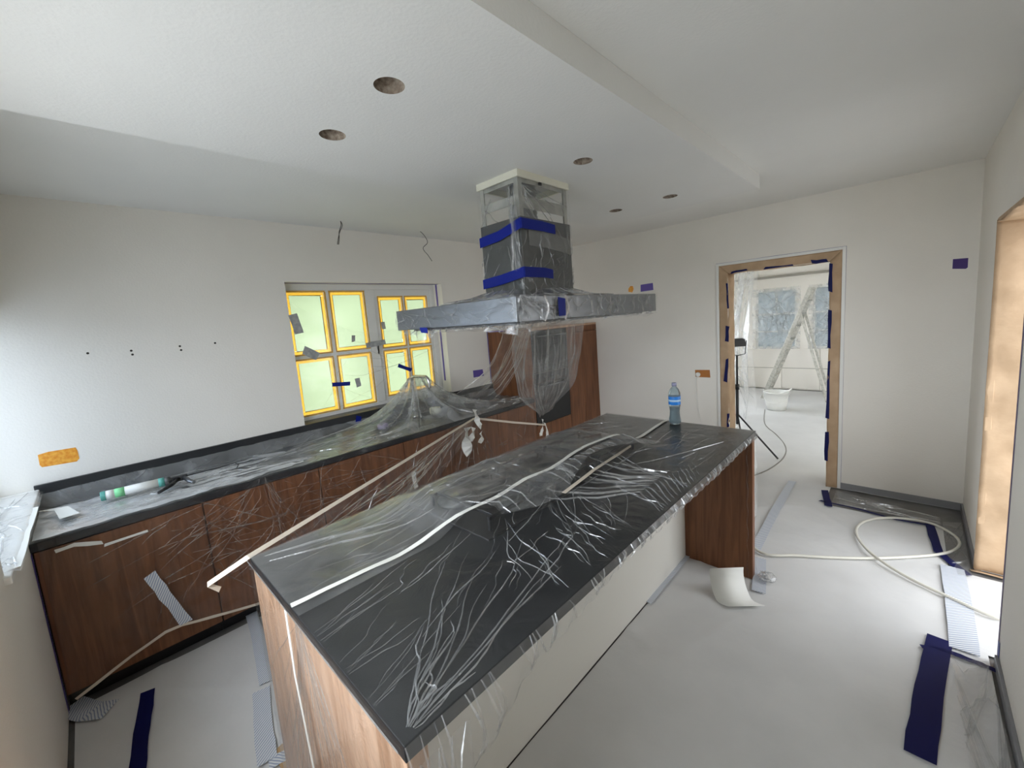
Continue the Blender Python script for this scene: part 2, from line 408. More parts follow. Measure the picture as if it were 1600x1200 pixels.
# sill at the near window, plus its taped plastic
sill = MB().box(XL, NX1+.03, YN-TH+.02, YN+.018, NZ0, NZ0+.028)
struct('window_2_sill', sill, TRIMW, label='white window sill above the counter end', bevel=.004)
# trims on the right wall edge and doors: purple masking lines
def line(name, pts, wd, n, label, m=PURP, g=None, jag=.0005): return ribbon(pts, wd, n, m, name, label, 'tape', g, jag=jag, sub=4)
line('purple_tape', [(XR, OY0-.012, .10), (XR, OY0-.012, 2.0)], .024, (-1, 0, 0), 'thin purple tape line down the edge of the near right wall', mat('greyed_lilac_tape', (.13, .10, .18), .6))
struct('baseboard_right', MB().box(XR-.012, XR, YN+.02, OY0-.03, 0, .055).box(XR-.012, XR, OY1+.03, YF, 0, .055), BASEB, label='grey skirting along the right wall', bevel=.002)
struct('baseboard_far', MB().box(DX1+.01, XR-.012, YF-.012, YF, 0, .055), BASEB, label='grey skirting right of the doorway', bevel=.002)

# ---- window_1: white timber window with eight small panes, panes bordered in yellow tape
win = MB(); FX = -3.57
y0, y1, z0, z1 = WY0, WY1, WZ0, WZ1
win.box(FX-.05, FX+.01, y0, y1, z1-.045, z1).box(FX-.05, FX+.01, y0, y1, z0, z0+.03)
win.box(FX-.05, FX+.01, y0, y0+.03, z0+.03, z1-.045).box(FX-.05, FX+.01, y1-.05, y1, z0+.03, z1-.045).box(FX-.05, FX+.01, 1.80, 1.885, z0+.03, z1-.045)
w1 = struct('window_1', win, TRIMW, label='white timber window of eight masked panes above the counter', bevel=.003)
def sash(ya, yb, za, zb, st, top, mid, x):
    f = MB(); f.box(x-.03, x, ya, yb, zb-top, zb).box(x-.03, x, ya, yb, za, za+st).box(x-.03, x, ya, ya+st, za+st, zb-top).box(x-.03, x, yb-st, yb, za+st, zb-top)
    ym = (ya+yb)/2; zm = za+st+(zb-top-za-st)*.475
    f.box(x-.03, x, ym-mid/2, ym+mid/2, za+st, zb-top).box(x-.03, x, ya+st, ym-mid/2, zm-mid/2, zm+mid/2).box(x-.03, x, ym+mid/2, yb-st, zm-mid/2, zm+mid/2)
    so = f.build('sash', TRIMW, w1, bevel=.003)
    for (a, b) in ((ya+st, ym-mid/2), (ym+mid/2, yb-st)):
        for (c, d) in ((za+st, zm-mid/2), (zm+mid/2, zb-top)):
            t = MB(); o_ = .012; i_ = .026
            p_ = MB(); p_.quad((x-.018, a+i_-.004, c+i_-.004), (x-.018, b-i_+.004, c+i_-.004), (x-.018, b-i_+.004, d-i_+.004), (x-.018, a+i_-.004, d-i_+.004)); p_.build('pane', PANE, w1)
            j = lambda: random.uniform(-.004, .004)
            X = x-.0165; e1, e2, e3, e4 = i_+j(), i_+j(), i_+j(), i_+j()
            t.quad((X, a, d-e1), (X, b, d-e2), (X, b, d), (X, a, d)); t.quad((X, a, c), (X, b, c), (X, b, c+e3), (X, a, c+e4))
            t.quad((X, a, c+e4), (X, a+e1, c+e4), (X, a+e3, d-e1), (X, a, d-e1)); t.quad((X, b-e2, c+e3), (X, b, c+e3), (X, b, d-e2), (X, b-e4, d-e2))
            # tape lapping onto the face of the glazing bars
            t.box(x, x+.0015, a-o_+j(), b+o_+j(), d, d+o_).box(x, x+.0015, a-o_+j(), b+o_, c-o_, c)
            t.box(x, x+.0015, a-o_, a, c+j(), d).box(x, x+.0015, b, b+o_+j()*.5, c, d)
            for k_ in range(4, len(t.m)): t.m[k_] = 1
            t.build('tape_border', [YTAPE, YSOLID], w1)
sash(WY0+.03, 1.80, WZ0+.03, WZ1-.045, .016, .02, .05, FX+.005)
sash(1.885, WY1-.05, WZ0+.03, WZ1-.045, .045, .07, .042, FX-.002)
B(FX-.002, FX+.01, 1.86, 1.875, 1.45, 1.55).build('latch', TRIMW, w1)
line('purple_tape', [(XL-.07, WY0+.001, WZ1-.0002), (XL-.07, WY1, WZ1-.0002)], .035, (0, 0, -1), 'purple tape line along the top of the window recess')
line('purple_tape', [(XL-.09, WY1-.0002, WZ0+.12), (XL-.09, WY1-.0002, WZ1-.004)], .025, (0, -1, 0), 'purple tape line down the right side of the window recess')

# ---- door_1: paper wrapped frame in the far wall
dl = MB(); T_ = .085
def wrapbox(mb, x0, x1, y0, y1, z0, z1, n=1): mb.box(x0, x1, y0, y1, z0, z1)
door = MB().box(DX0-.012, DX0+.012, YF-.012, YF+.01, 0, DZ+.012).box(DX1-.012, DX1+.012, YF-.012, YF+.01, 0, DZ+.012).box(DX0+.012, DX1-.012, YF-.012, YF+.01, DZ-.012, DZ+.012)
d1 = struct('door_1', door, TRIMW, label='white-edged doorway to the next room, wrapped in brown paper', bevel=.002)
def papersheet(S, nu, nv, name, parent, m=KRAFT, amp=.006, seed=0, thick=.002):
    mb = MB()
    for i in range(nu+1):
        for j in range(nv+1):
            p, n = S(i/nu, j/nv)
            d = amp*(nz(p.x, p.y, p.z, 7, seed)+.5*abs(nz(p.x, p.y, p.z, 19, seed+3)))
            mb.v.append(tuple(p+n*d))
    for i in range(nu):
        for j in range(nv):
            a = i*(nv+1)+j; mb.f.append((a, a+nv+1, a+nv+2, a+1)); mb.m.append(0); mb.smooth.append(True)
    o = mb.build(name, m, parent)
    s = o.modifiers.new('thick', 'SOLIDIFY'); s.thickness = thick; return o
def lin(a, b, c, d, n):
    a, b, c, d, n = map(Vector, (a, b, c, d, n))
    return lambda u, v: ((a.lerp(b, u)).lerp(d.lerp(c, u), v), n)
iL, iR, iT = DX0+.095, DX1-.09, DZ-.09
for q, nn in (
    (((DX0+.012, YF-.008, 0), (DX0+.012, YF-.008, DZ-.012), (iL, YF-.02, iT), (iL, YF-.02, 0)), (0, -1, 0)),
    (((DX1-.012, YF-.008, 0), (DX1-.012, YF-.008, DZ-.012), (iR, YF-.02, iT), (iR, YF-.02, 0)), (0, -1, 0)),
    (((DX0+.012, YF-.008, DZ-.012), (DX1-.012, YF-.008, DZ-.012), (iR, YF-.02, iT), (iL, YF-.02, iT)), (0, -1, 0)),
    (((iL, YF-.02, 0), (iL, YF-.02, iT), (iL-.004, YF+.18, iT), (iL-.004, YF+.18, 0)), (1, 0, 0)),
    (((iR, YF-.02, 0), (iR, YF-.02, iT), (iR+.004, YF+.18, iT), (iR+.004, YF+.18, 0)), (-1, 0, 0)),
    (((iL, YF-.02, iT), (iR, YF-.02, iT), (iR, YF+.18, iT+.004), (iL, YF+.18, iT+.004)), (0, 0, -1))):
    papersheet(lin(*q, nn), 40, 6, 'paper_wrap', d1, KRAFT, .007, 4)
DR = (0, -1, 0)
for i, (pts, wd, lab) in enumerate([
    ([(iL+.002, YF-.024, 1.62), (iL-.008, YF-.024, 1.86)], .018, 'dark blue tape at the upper left inside edge of the doorway'),
    ([(iL-.012, YF-.024, 1.30), (iL-.004, YF-.024, 1.45)], .03, 'short dark blue tape on the left doorway edge, mid height'),
    ([(iL-.03, YF-.024, .90), (iL-.012, YF-.024, 1.13)], .03, 'dark blue tape on the left doorway edge beside the orange socket tape'),
    ([(iL-.01, YF-.024, .44), (iL-.008, YF-.024, .58)], .028, 'dark blue tape low on the left doorway edge above the worktop'),
    ([(-1.26, YF-.024, iT+.004), (-1.12, YF-.024, iT+.012)], .02, 'short dark blue tape at the left end of the doorway head'),
    ([(-.98, YF-.024, iT+.006), (-.76, YF-.024, iT+.003)], .016, 'thin dark blue tape along the middle of the doorway head'),
    ([(-.63, YF-.024, iT+.01), (-.52, YF-.024, iT+.004)], .03, 'dark blue tape at the right end of the doorway head'),
    ([(iR+.004, YF-.024, 1.70), (iR+.004, YF-.024, 1.93)], .024, 'dark blue tape at the top of the right doorway edge'),
    ([(iR+.003, YF-.024, 1.23), (iR+.006, YF-.024, 1.55)], .02, 'dark blue tape on the right doorway edge, upper middle'),
    ([(iR+.002, YF-.024, .62), (iR+.006, YF-.024, 1.12)], .022, 'longest dark blue tape on the right doorway edge'),
    ([(iR-.002, YF-.024, .24), (iR+.004, YF-.024, .50)], .024, 'dark blue tape low on the right doorway edge')]):
    ribbon(pts, wd, DR, NAVY, 'blue_tape', lab, 'tape', 'blue tapes around the doorway', jag=.004, sub=3)
for pts, lab in (([(DX0-.016, YF, .3), (DX0-.016, YF, DZ+.015)], 'thin lilac tape line up the left side of the door frame'),
                 ([(DX0-.02, YF, DZ+.018), (DX1+.02, YF, DZ+.018)], 'thin lilac tape line over the top of the door frame'),
                 ([(DX1+.016, YF, .05), (DX1+.016, YF, DZ+.015)], 'thin lilac tape line up the right side of the door frame')):
    ribbon([Vector(q_)+Vector((.006 if q_[0] < -1 else -.006, 0, -.006 if q_[2] > 2 else 0)) for q_ in pts], .006, DR, DLIL, 'lilac_tape', lab, 'tape', sub=6, jag=.001)

# ---- door_2: daylight opening in the right wall, reveal wrapped in paper
pq = MB(); pq.quad((XR+.27, OY0, .0), (XR+.27, OY1, .0), (XR+.27, OY1, OZ), (XR+.27, OY0, OZ))
d2 = struct('door_2', MB().box(XR-.008, XR+.02, OY1-.01, OY1+.014, 0, OZ+.01).box(XR-.008, XR+.02, OY0, OY1-.01, OZ-.01, OZ+.012), KRAFT, label='papered edge of the opening in the right wall', bevel=.003)
pq.build('pane', DIM_DOOR, d2)  # added pane, edge-on and unseen, cuts the daylight from the right
for q, nn in ((((XR-.012, OY1-.012, .012), (XR-.012, OY1-.012, OZ), (XR+TH, OY1-.012, OZ), (XR+TH, OY1-.012, .012)), (0, -1, 0)),
              (((XR-.012, OY0, OZ-.014), (XR-.012, OY1, OZ-.014), (XR+TH, OY1, OZ-.014), (XR+TH, OY0, OZ-.014)), (0, 0, -1))):
    papersheet(lin(*q, nn), 60, 14, 'paper_wrap', d2, KRAFT, .016, 9)
papersheet(lin((XR-.03, OY1-.02, .002), (XR+TH, OY1-.02, .002), (XR+TH, OY1-.07, .008), (XR-.02, OY1-.05, .008), (0, 0, 1)), 10, 3, 'paper_wrap', d2, KRAFT, .006, 2)
for pts, wd, lab in (([(XR+.20, OY1-.03, 1.32), (XR+.21, OY1-.03, 1.47)], .09, 'upper bright blue tape on the brown paper of the right opening'),
                     ([(XR+.17, OY1-.03, .93), (XR+.18, OY1-.03, 1.12)], .07, 'middle bright blue tape on the brown paper of the right opening'),
                     ([(XR+.18, OY1-.03, .22), (XR+.20, OY1-.03, .84)], .06, 'long lower blue tape on the brown paper of the right opening')):
    ribbon(pts, wd, (0, -1, 0), BLUE, 'blue_tape', lab, 'tape', 'blue tapes on the papered reveal', jag=.006, sub=3)

# =================================================================== NEXT ROOM
BY = 8.87
struct('wall_back_room_left', MB().box(-3.1, -2.9, YF+.16, 5.4, 0, 2.62).box(-3.1, -2.9, 7.8, BY, 0, 2.62).box(-3.1, -2.9, 5.4, 7.8, 1.75, 2.62).box(-3.1, -2.9, 5.4, 7.8, 0, .9), WALL, label='side wall of the next room with its wide window')
w7 = struct('window_7', MB().box(-3.06, -3.0, 5.4, 7.8, .9, .95).box(-3.06, -3.0, 5.4, 7.8, 1.70, 1.75).box(-3.06, -3.0, 6.57, 6.63, .95, 1.70), TRIMW, label='side window of the next room with an added dimming pane')
pq = MB(); pq.quad((-3.03, 5.4, .95), (-3.03, 7.8, .95), (-3.03, 7.8, 1.70), (-3.03, 5.4, 1.70)); pq.build('pane', DIM_LIGHT, w7)  # added pane to lower the daylight in the next room
struct('wall_back_room_right', B(1.2, 1.4, YF+.16, BY, 0, 2.62), WALL, label='right wall of the next room')
wins = [(-2.15, -1.50), (-1.26, -.60), (-.36, .30)]
bk = MB().box(-3.1, 1.4, BY, BY+.15, 0, .76).box(-3.1, 1.4, BY, BY+.15, 1.86, 2.62)
xs = [-3.1]+[v for p in wins for v in p]+[1.4]
for i in range(0, len(xs), 2): bk.box(xs[i], xs[i+1], BY, BY+.15, .76, 1.86)
struct('wall_back_room_far', bk, WALL, label='far wall of the next room behind the ladder')
struct('ceiling_back_room', B(-3.1, 1.4, YF+.16, BY+.15, 2.62, 2.72), CEIL, label='ceiling of the next room')
struct('trim_1', MB().box(-2.9, 1.2, BY-.06, BY, 2.06, 2.10), mat('dark_rail', (.30, .28, .24), .6), label='dark rail above the windows of the next room')  # rail in one even dark tone
for wi, (a, b) in enumerate(wins):
    f = MB().box(a, b, BY+.02, BY+.07, .76, .80).box(a, b, BY+.02, BY+.07, 1.82, 1.86).box(a, a+.03, BY+.02, BY+.07, .8, 1.82).box(b-.03, b, BY+.02, BY+.07, .8, 1.82)
    f.box(a+.03, b-.03, BY+.025, BY+.06, 1.39, 1.415).box(a+.03, b-.03, BY+.025, BY+.06, 1.07, 1.095)
    f.box((a+b)/2-.012, (a+b)/2+.012, BY+.025, BY+.06, 1.415, 1.82)
    wo = struct('window_%d' % (wi+3), f, TRIMW, label='window of the next room behind wrinkled plastic, %s' % ('beside the plastic curtain', 'behind the ladder', 'hidden right of the doorway')[wi])
    for (za, zb) in ((.80, 1.07), (1.095, 1.39), (1.415, 1.82)):
        pq = MB(); pq.quad((a+.03, BY+.04, za), (b-.03, BY+.04, za), (b-.03, BY+.04, zb), (a+.03, BY+.04, zb)); pq.build('pane', BPANE, wo)
    def S(u, v, a=a, b=b): return (a-.06+(b-a+.12)*u, BY-.02-.03*abs(nz(u*4, v*5, wi, 1.5)), .74+1.14*v)
    fo = [(wiggle((rng.uniform(0, .9), rng.uniform(0, .8)), (rng.uniform(.1, 1), rng.uniform(.2, 1)), 6, .03), .03, .012, 1) for _ in range(34)]
    film('window_film', S, 16, 20, fo, [FILMC, FOLD], 'wrinkled plastic film taped over the window %s' % ('left of the ladder', 'behind the ladder', 'at the far right of the next room')[wi], 'plastic film')
# panel lines of the low cupboard wall under those windows
cb = thing('low_panelling', (-1.2, BY, 0), 'pale panelling under the windows of the next room', 'panelling')
for k in range(7):
    B(-2.88+k*.58, -2.88+k*.58+.572, BY-.03, BY, .02, .74).build('panel', WALL, cb)
B(-2.9, 1.2, BY-.05, BY, .74, .76).build('rail', WALL, cb)
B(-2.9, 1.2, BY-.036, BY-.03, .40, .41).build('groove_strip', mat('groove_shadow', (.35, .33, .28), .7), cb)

# plastic curtain hanging in the next room
def S(u, v):
    y = 4.95+1.75*u; x = -1.62-.14*u+.05*math.sin(u*25+2*v)+.05*nz(u*6, v*3, 1, 1.3)+.22*(1-v)**2*u-.02
    x += -.28*(v**2)*(1-u)*.3
    return (x+.10*v*u, y, 2.55*(1-v)+.02*v+.0)
fo = [(wiggle((rng.uniform(0, 1), rng.uniform(0, .3)), (rng.uniform(0, 1), rng.uniform(.6, 1)), 10, .03), rng.uniform(.015, .05), .012, 1) for _ in range(46)]
film('plastic_curtain', S, 60, 40, fo, [FILMH, FOLD], 'floor-length clear plastic curtain hanging inside the next room', 'plastic curtain')

# ladder
LY = 8.1
lad = thing('stepladder', (-1.45, LY, 0), 'paint-stained aluminium stepladder standing in the next room', 'ladder')
apx = on(1270, 449, 'y', LY-.1); fl = on(1192, 622, 'z', 0); hin = on(1255, 491, 'y', LY); fr_ = on(1299, 620, 'z', 0)
fl = Vector((fl.x, fl.y-.2, 0)); 
def stile(a, b, off, name, wd=.028):
    a = Vector(a)+Vector((0, off, 0)); b = Vector(b)+Vector((0, off, 0)); t = (b-a).normalized(); ay = Vector((0, 1, 0)); ax = t.cross(ay).normalized()
    return MB().obox((a+b)/2, ax, ay, t, wd, .016, (b-a).length/2).build(name, ALU, lad, .003)
fl2 = Vector((fl.x, LY, 0)); fr2 = Vector((fr_.x, LY, 0))
for off in (-.2, .2):
    stile(fl2, apx, off, 'stile'); stile(fr2, hin, off*.9, 'rear_leg', .018)
for k in range(1, 9):
    t = k/9.0; p = fl2.lerp(apx, t)
    MB().box(p.x-.03, p.x+.03, LY-.2, LY+.2, p.z-.012, p.z+.012).build('rung', ALU, lad)
MB().tube([fl2.lerp(apx, .75)+Vector((0, .1, 0)), hin+Vector((0, .05, -.02))], .014, 6).build('hinge', ALU, lad)
# bucket
bp_ = on(1213, 640, 'z', 0); bp_ = Vector((bp_.x, bp_.y, .002))
bu = thing('bucket', bp_, 'white plastic bucket on the floor of the next room', 'bucket')
MB().lathe([(.0, .004), (.125, .004), (.15, .13), (.165, .27), (.175, .272), (.175, .285), (.160, .285), (.145, .13), (.12, .02), (0, .02)], bp_, 24).build('body', WPLAS, bu)
hp = [bp_+Vector((.172*math.cos(a), -.10*math.sin(a)-.08*math.sin(a), .26-.13*math.sin(a))) for a in np.linspace(0, math.pi, 12)]
MB().tube(hp, .004, 6).build('handle', WPLAS, bu)
MB().tube([bp_+Vector((.02, -.05, .24)), bp_+Vector((.16, .0, .30)), bp_+Vector((.2, .0, .34))], [.012, .012, .01], 6).build('stir_stick', WPLAS, bu)
# work light on a tripod
lp = Vector((-1.40, 4.98, 0))
wk = thing('tripod_work_light', lp, 'black work light on a slim tripod stand just inside the doorway', 'work light')
MB().tube([lp+Vector((0, 0, .30)), lp+Vector((0, 0, .75))], .016, 8).build('lower_pole', BLACK, wk)
MB().tube([lp+Vector((0, 0, .7)), lp+Vector((0, 0, 1.09))], .011, 8).build('upper_pole', BLACK, wk)
MB().lathe([(.022, 0), (.022, .06)], lp+Vector((0, 0, .70)), 10).build('collar', BLACK, wk)
for k, a in enumerate((-.35, 1.75, 3.85)):
    MB().tube([lp+Vector((0, 0, .42)), lp+Vector((.46*math.cos(a), .46*math.sin(a), .015))], .010, 6).build('leg', BLACK, wk)
hd = lp+Vector((.01, 0, 1.20))
MB().obox(hd+Vector((0, 0, .03)), (.78, .62, 0), (-.60, .76, .2), (-.12, -.15, .98), .075, .03, .042).build('lamp_head', BLACK, wk, .008)
MB().tube([hd+Vector((-.07, -.05, .05)), hd+Vector((-.06, -.045, -.10)), hd+Vector((.0, 0, -.115)), hd+Vector((.06, .045, -.10)), hd+Vector((.072, .055, .05))], .006, 6).build('bracket', BLACK, wk)
cab = [on(x, y, 'z', .006) for x, y in ((1195, 640), (1195, 662), (1214, 680), (1227, 697), (1226, 712), (1210, 728), (1184, 741), (1150, 752))]
def smooth(P, n=6):
    P = [Vector(p) for p in P]; out = []
    for i in range(len(P)-1):
        a, b, c, d = P[max(i-1, 0)], P[i], P[i+1], P[min(i+2, len(P)-1)]
        for k in range(n):
            t = k/n; out.append(.5*((2*b)+(c-a)*t+(2*a-5*b+4*c-d)*t*t+(3*b-a-3*c+d)*t**3))
    return out+[P[-1]]
o = MB().tube(smooth(cab), .006, 6).build('power_cable', mat('grey_cable', (.30, .29, .26), .6)); tag(o, 'grey cable curving over the floor behind the doorway', 'cable')

# =================================================================== FLOOR SHEETS
def floorsheet(name, x0, x1, y0, y1, nu, nv, z, label, seed, hump=None, keep=None):
    mb = MB()
    for i in range(nu+1):
        for j in range(nv+1):
            x = x0+(x1-x0)*i/nu; y = y0+(y1-y0)*j/nv
            e = min(i, nu-i, j, nv-j)
            h = .0035*abs(nz(x, y, 0, 2.0, seed))+.0025*abs(nz(x, y, 0, 6, seed))
            rdg = 1-abs(nz(x+.4*nz(x, y, 0, 1.1, seed), y, 0, 1.15, seed+5))*6
            h += .006*max(0, rdg)**3
            if hump: h += hump(x, y)
            mb.v.append((x, y, z+h))
    for i in range(nu):
        for j in range(nv):
            cx_, cyy = x0+(x1-x0)*(i+.5)/nu, y0+(y1-y0)*(j+.5)/nv
            if keep and not keep(cx_, cyy): continue
            a = i*(nv+1)+j; mb.f.append((a, a+nv+1, a+nv+2, a+1)); mb.m.append(0); mb.smooth.append(True)
    o = mb.build(name, SHEET); o.data.update(); tag(o, label, 'protective sheet', 'white sheets protecting the floors')
    return o
def kp(x, y):   # bare tiles near the skirting right of the doorway
    if x > .20 and OY0 > y and y < 2.5 and x > .30: return False
    a = on(1287, 775, 'z', 0); 
    if y > 3.95+(x+.47)*.0 and x > -.46: return False
    if x > .24 and y > 3.36: return False
    return True
floorsheet('floor_sheet', -1.045, XR+.5, YN+.02, 4.362, 100, 200, .001, 'white protective sheet beside the island, from the near end to the doorway', 1,
           keep=lambda x, y: not (x > .31 and not (OY0+.02 < y < OY1-.02)) and not (y > 3.93 and x > -.46) and not (x > .20 and y > 3.35))
floorsheet('floor_sheet', -2.81, -1.64, YN+.02, 3.9, 60, 160, .001, 'white protective sheet in the aisle between cabinets and island', 3)
floorsheet('floor_sheet', -2.79, -.99, 2.70, 4.335, 60, 60, .003, 'white protective sheet beyond the far end of the island', 8)
floorsheet('floor_sheet', -2.8, 1.1, YF-.02, 8.8, 90, 110, .002, 'white protective sheet covering the floor of the next room', 6, keep=lambda x, y: y > YF+.0 or iL < x < iR)
# clear plastic over the bare strip right of the doorway and along the near right wall
def S(u, v): x = -.42+.62*u; return (x, 3.95+(.28*v)*(1-.55*u)+.02, .006+.010*abs(nz(u*5, v*4, 3, 1.6)))
film('floor_film', S, 30, 12, [(wiggle((rng.uniform(0, .5), rng.uniform(0, 1)), (rng.uniform(.5, 1), rng.uniform(0, 1)), 8, .06), .012, .006, 1) for _ in range(18)], [FILMH, FOLD], 'crumpled clear plastic strip on the tiles below the skirting right of the doorway')
def S(u, v): return (.19+.11*v+.015*math.sin(u*4), .9+1.6*u, .010+.03*v*v+.012*abs(nz(u*9, v*3, 5, 1.6)))
film('floor_film', S, 40, 10, [(wiggle((rng.uniform(0, 1), 0), (rng.uniform(0, 1), 1), 7, .05), .015, .008, 1) for _ in range(26)], [FILML, FOLDS], 'wrinkled translucent plastic along the skirting of the near right wall')
def S(u, v): return (.21+.09*v, 3.28+.75*u, .006+.02*v+.008*abs(nz(u*7, v*3, 2, 1.6)))
film('floor_film', S, 24, 6, [(wiggle((rng.uniform(0, 1), 0), (rng.uniform(0, 1), 1), 6, .05), .012, .006, 1) for _ in range(10)], [FILML, FOLDS], 'clear plastic on the dark tiles in the corner behind the blue tape')

# blue tapes on the floor
Z = (0, 0, 1)
def fp(*q, z=.0125): return [on(x, y, 'z', z) for x, y in q]
for q, wd, lab in (
    (((232, 1079), (222, 1140), (213, 1215)), .055, 'dark blue tape strip on the aisle floor near the left wall'),
    (((1468, 997), (1452, 1080), (1436, 1183)), .085, 'broad dark blue tape strip on the floor near the right wall'),
    (((1439, 1010), (1478, 1017), (1525, 1035), (1556, 1048)), .028, 'narrow dark blue tape crossing the broad strip towards the wall corner'),
    (((1288, 766), (1295, 791)), .05, 'short dark blue tape at the foot of the right door frame'),
    (((1281, 782), (1340, 795), (1400, 812), (1450, 820)), .022, 'long narrow blue tape on the floor right of the doorway'),
    (((1452, 817), (1466, 862), (1511, 899)), .048, 'bent dark blue tape on the floor inside the hose loop')):
    ribbon(fp(*q), wd, Z, NAVY, 'blue_tape', lab, 'tape', 'blue tapes on the floor', jag=.003, sub=4)
ribbon([(XR-.001, OY0-.03, .02), (XR-.001, OY0-.03, .12)], .045, (-1, 0, 0), BLUE, 'blue_tape', 'dark blue tape at the foot of the near right wall corner', 'tape', 'blue tapes on the floor', jag=.003)
# hatched sealing tapes
for q, wd, lab in (
    (((388, 940), (404, 1000), (417, 1066)), .06, 'hatched sealing tape on the aisle floor beside the island end, upper piece'),
    (((408, 1078), (412, 1140), (418, 1190)), .07, 'hatched sealing tape on the aisle floor beside the island end, lower piece'),
    (((420, 1195), (452, 1176)), .05, 'hatched tape scrap over the brown cardboard by the island foot'),
    (((1011, 941), (1040, 906), (1072, 868)), .05, 'hatched sealing tape along the foot of the white island back'),
    (((1187, 872), (1186, 925)), .07, 'hatched tape strip at the foot of the island end panel'),
    (((1180, 858), (1210, 800), (1238, 752)), .06, 'hatched tape seam running from the island towards the doorway'),
    (((1488, 886), (1499, 950), (1507, 1018)), .10, 'wide hatched tape seam near the bright opening'),
    (((110, 1103), (140, 1112), (172, 1108)), .10, 'hatched tape in the dark corner at the cabinet foot')):
    ribbon(fp(*q, z=.0148 if 'lower piece' in lab else .0130), wd, Z, STRIPE, 'hatched_tape', lab, 'tape', 'hatched tapes on the floor', jag=.002, sub=4)
p = fp((424, 1180), (441, 1163), (470, 1180), (450, 1215), z=.008)
mb = MB(); mb.v += [tuple(q) for q in p]+[tuple(q+Vector((0, 0, .004))) for q in p]
mb.f += [(3, 2, 1, 0), (4, 5, 6, 7), (0, 1, 5, 4), (1, 2, 6, 5), (2, 3, 7, 6), (3, 0, 4, 7)]; mb.m += [0]*6; mb.smooth += [False]*6
tag(mb.build('cardboard_piece', CARD), 'brown cardboard corner on the floor at the island foot', 'cardboard')

# white hose lying in a loop
hs = fp((1100, 800), (1182, 859), (1250, 868), (1345, 872), (1420, 870), (1478, 864), (1499, 852), (1490, 836), (1455, 818), (1410, 810), (1370, 810), (1345, 818), (1338, 832), (1348, 853), (1372, 875), (1420, 903), (1490, 936), (1560, 966), z=.020)
hs[0] = Vector((-.98, 3.4, .012)); hs.append(Vector((.55, 2.98, .020)))
for k in (13, 14): hs[k] = hs[k]+Vector((0, 0, .008))
tag(MB().tube(smooth(hs, 8), .0085, 8).build('hose', HOSEM), 'thin white hose looped over the floor sheet towards the opening', 'hose')

# curled white paper scrap by the island foot
a, b, c, d = [on(x, y, 'z', .0) for x, y in ((1118, 938), (1186, 936), (1165, 912), (1100, 914))]
ux = (b-a).normalized(); uy = Vector((-ux.y, ux.x, 0)); o0 = a+Vector((.0, 0, .01)); Lx = (b-a).length
mb = MB(); n = 14
for i in range(n+1):
    t = i/n; ang = -.5+2.3*t; r = .10
    yy = -.03+.11*math.sin(max(ang, -.5)); zz = .012+ .11*(1-math.cos(ang))
    for s_ in (0, 1):
        sh = .0 if t > .25 else .04*(1-t/.25)
        p = o0+ux*(s_*(Lx*.80)+sh+.0)+uy*yy+Vector((0, 0, zz-.012))
        mb.v.append(tuple(p))
for i in range(n): mb.f.append((2*i, 2*i+1, 2*i+3, 2*i+2)); mb.m.append(0); mb.smooth.append(True)
o = mb.build('paper_scrap', PAPER); o.modifiers.new('t', 'SOLIDIFY').thickness = .0015
tag(o, 'curled white paper offcut lying on the floor by the island end panel', 'paper')
# crumpled film at the panel foot
def S(u, v): a = 6.28*u; r = .045*math.sin(3.14*v*.98+.02)*(1+.35*nz(u*6, v*6, 1, 2)); return (-.575+r*math.cos(a), 2.60+r*math.sin(a), .01+.05*v+.012*nz(u*5, v*7, 2, 2))
film('crumpled_film', S, 20, 10, [(wiggle((rng.uniform(0, 1), .1), (rng.uniform(0, 1), .9), 5, .1), .01, .006, 1) for _ in range(14)], [FILMH, FOLD], 'shiny crumpled ball of plastic at the foot of the island end panel')

# =================================================================== WALL DETAILS
for (x, y, wh) in ((137, 552, 'the leftmost of the row'), (205, 548, 'upper one of the left pair'), (207, 554, 'lower one of the left pair'), (281, 541, 'upper one of the right pair'), (283, 547, 'lower one of the right pair'), (336, 536, 'the rightmost of the row')):
    p = on(x, y, 'x', XL)
    o = MB().lathe([(.0065, 0), (.0065, .0015), (.004, .002)], (XL-.0008, p.y, p.z), 10, axis=(1, 0, 0)).build('screw_hole', DARK)
    tag(o, 'small dark screw hole in the left wall, '+wh, 'hole', 'screw holes in the left wall')
def walltape(q, ax, val, n, m, name, lab, cat='tape', thick=.001, round_=.003):
    P = [on(x, y, ax, val) for x, y in q]; n = Vector(n); mb = MB()
    mb.v += [tuple(p) for p in P]+[tuple(p+n*thick) for p in P]; k = len(P)
    mb.f.append(tuple(range(k-1, -1, -1))); mb.f.append(tuple(range(k, 2*k)))
    for i in range(k): mb.f.append((i, (i+1) % k, k+(i+1) % k, k+i))
    mb.m += [0]*(k+2); mb.smooth += [False]*(k+2)
    return tag(mb.build(name, m), lab, cat)
walltape(((59, 711), (75, 706), (118, 699), (121, 704), (124, 716), (120, 721), (66, 730), (62, 727)), 'x', XL, (1, 0, 0), ORANGE, 'orange_tape', 'wide orange tape over the socket on the left wall above the counter end')
walltape(((739, 579), (754, 577), (756, 587), (740, 590)), 'x', XL, (1, 0, 0), PURP, 'purple_tape', 'small purple tape on the wall between window and oven cabinet')
walltape(((1001, 445), (1020, 442), (1021, 453), (1001, 456)), 'y', YF, (0, -1, 0), PURP, 'purple_tape', 'small purple tape on the far wall behind the hood end')
walltape(((982, 451), (985, 447), (989, 447), (990, 452), (988, 457), (982, 456)), 'y', YF, (0, -1, 0), ORANGE, 'orange_tape', 'small round orange tape peeping over the hood end')
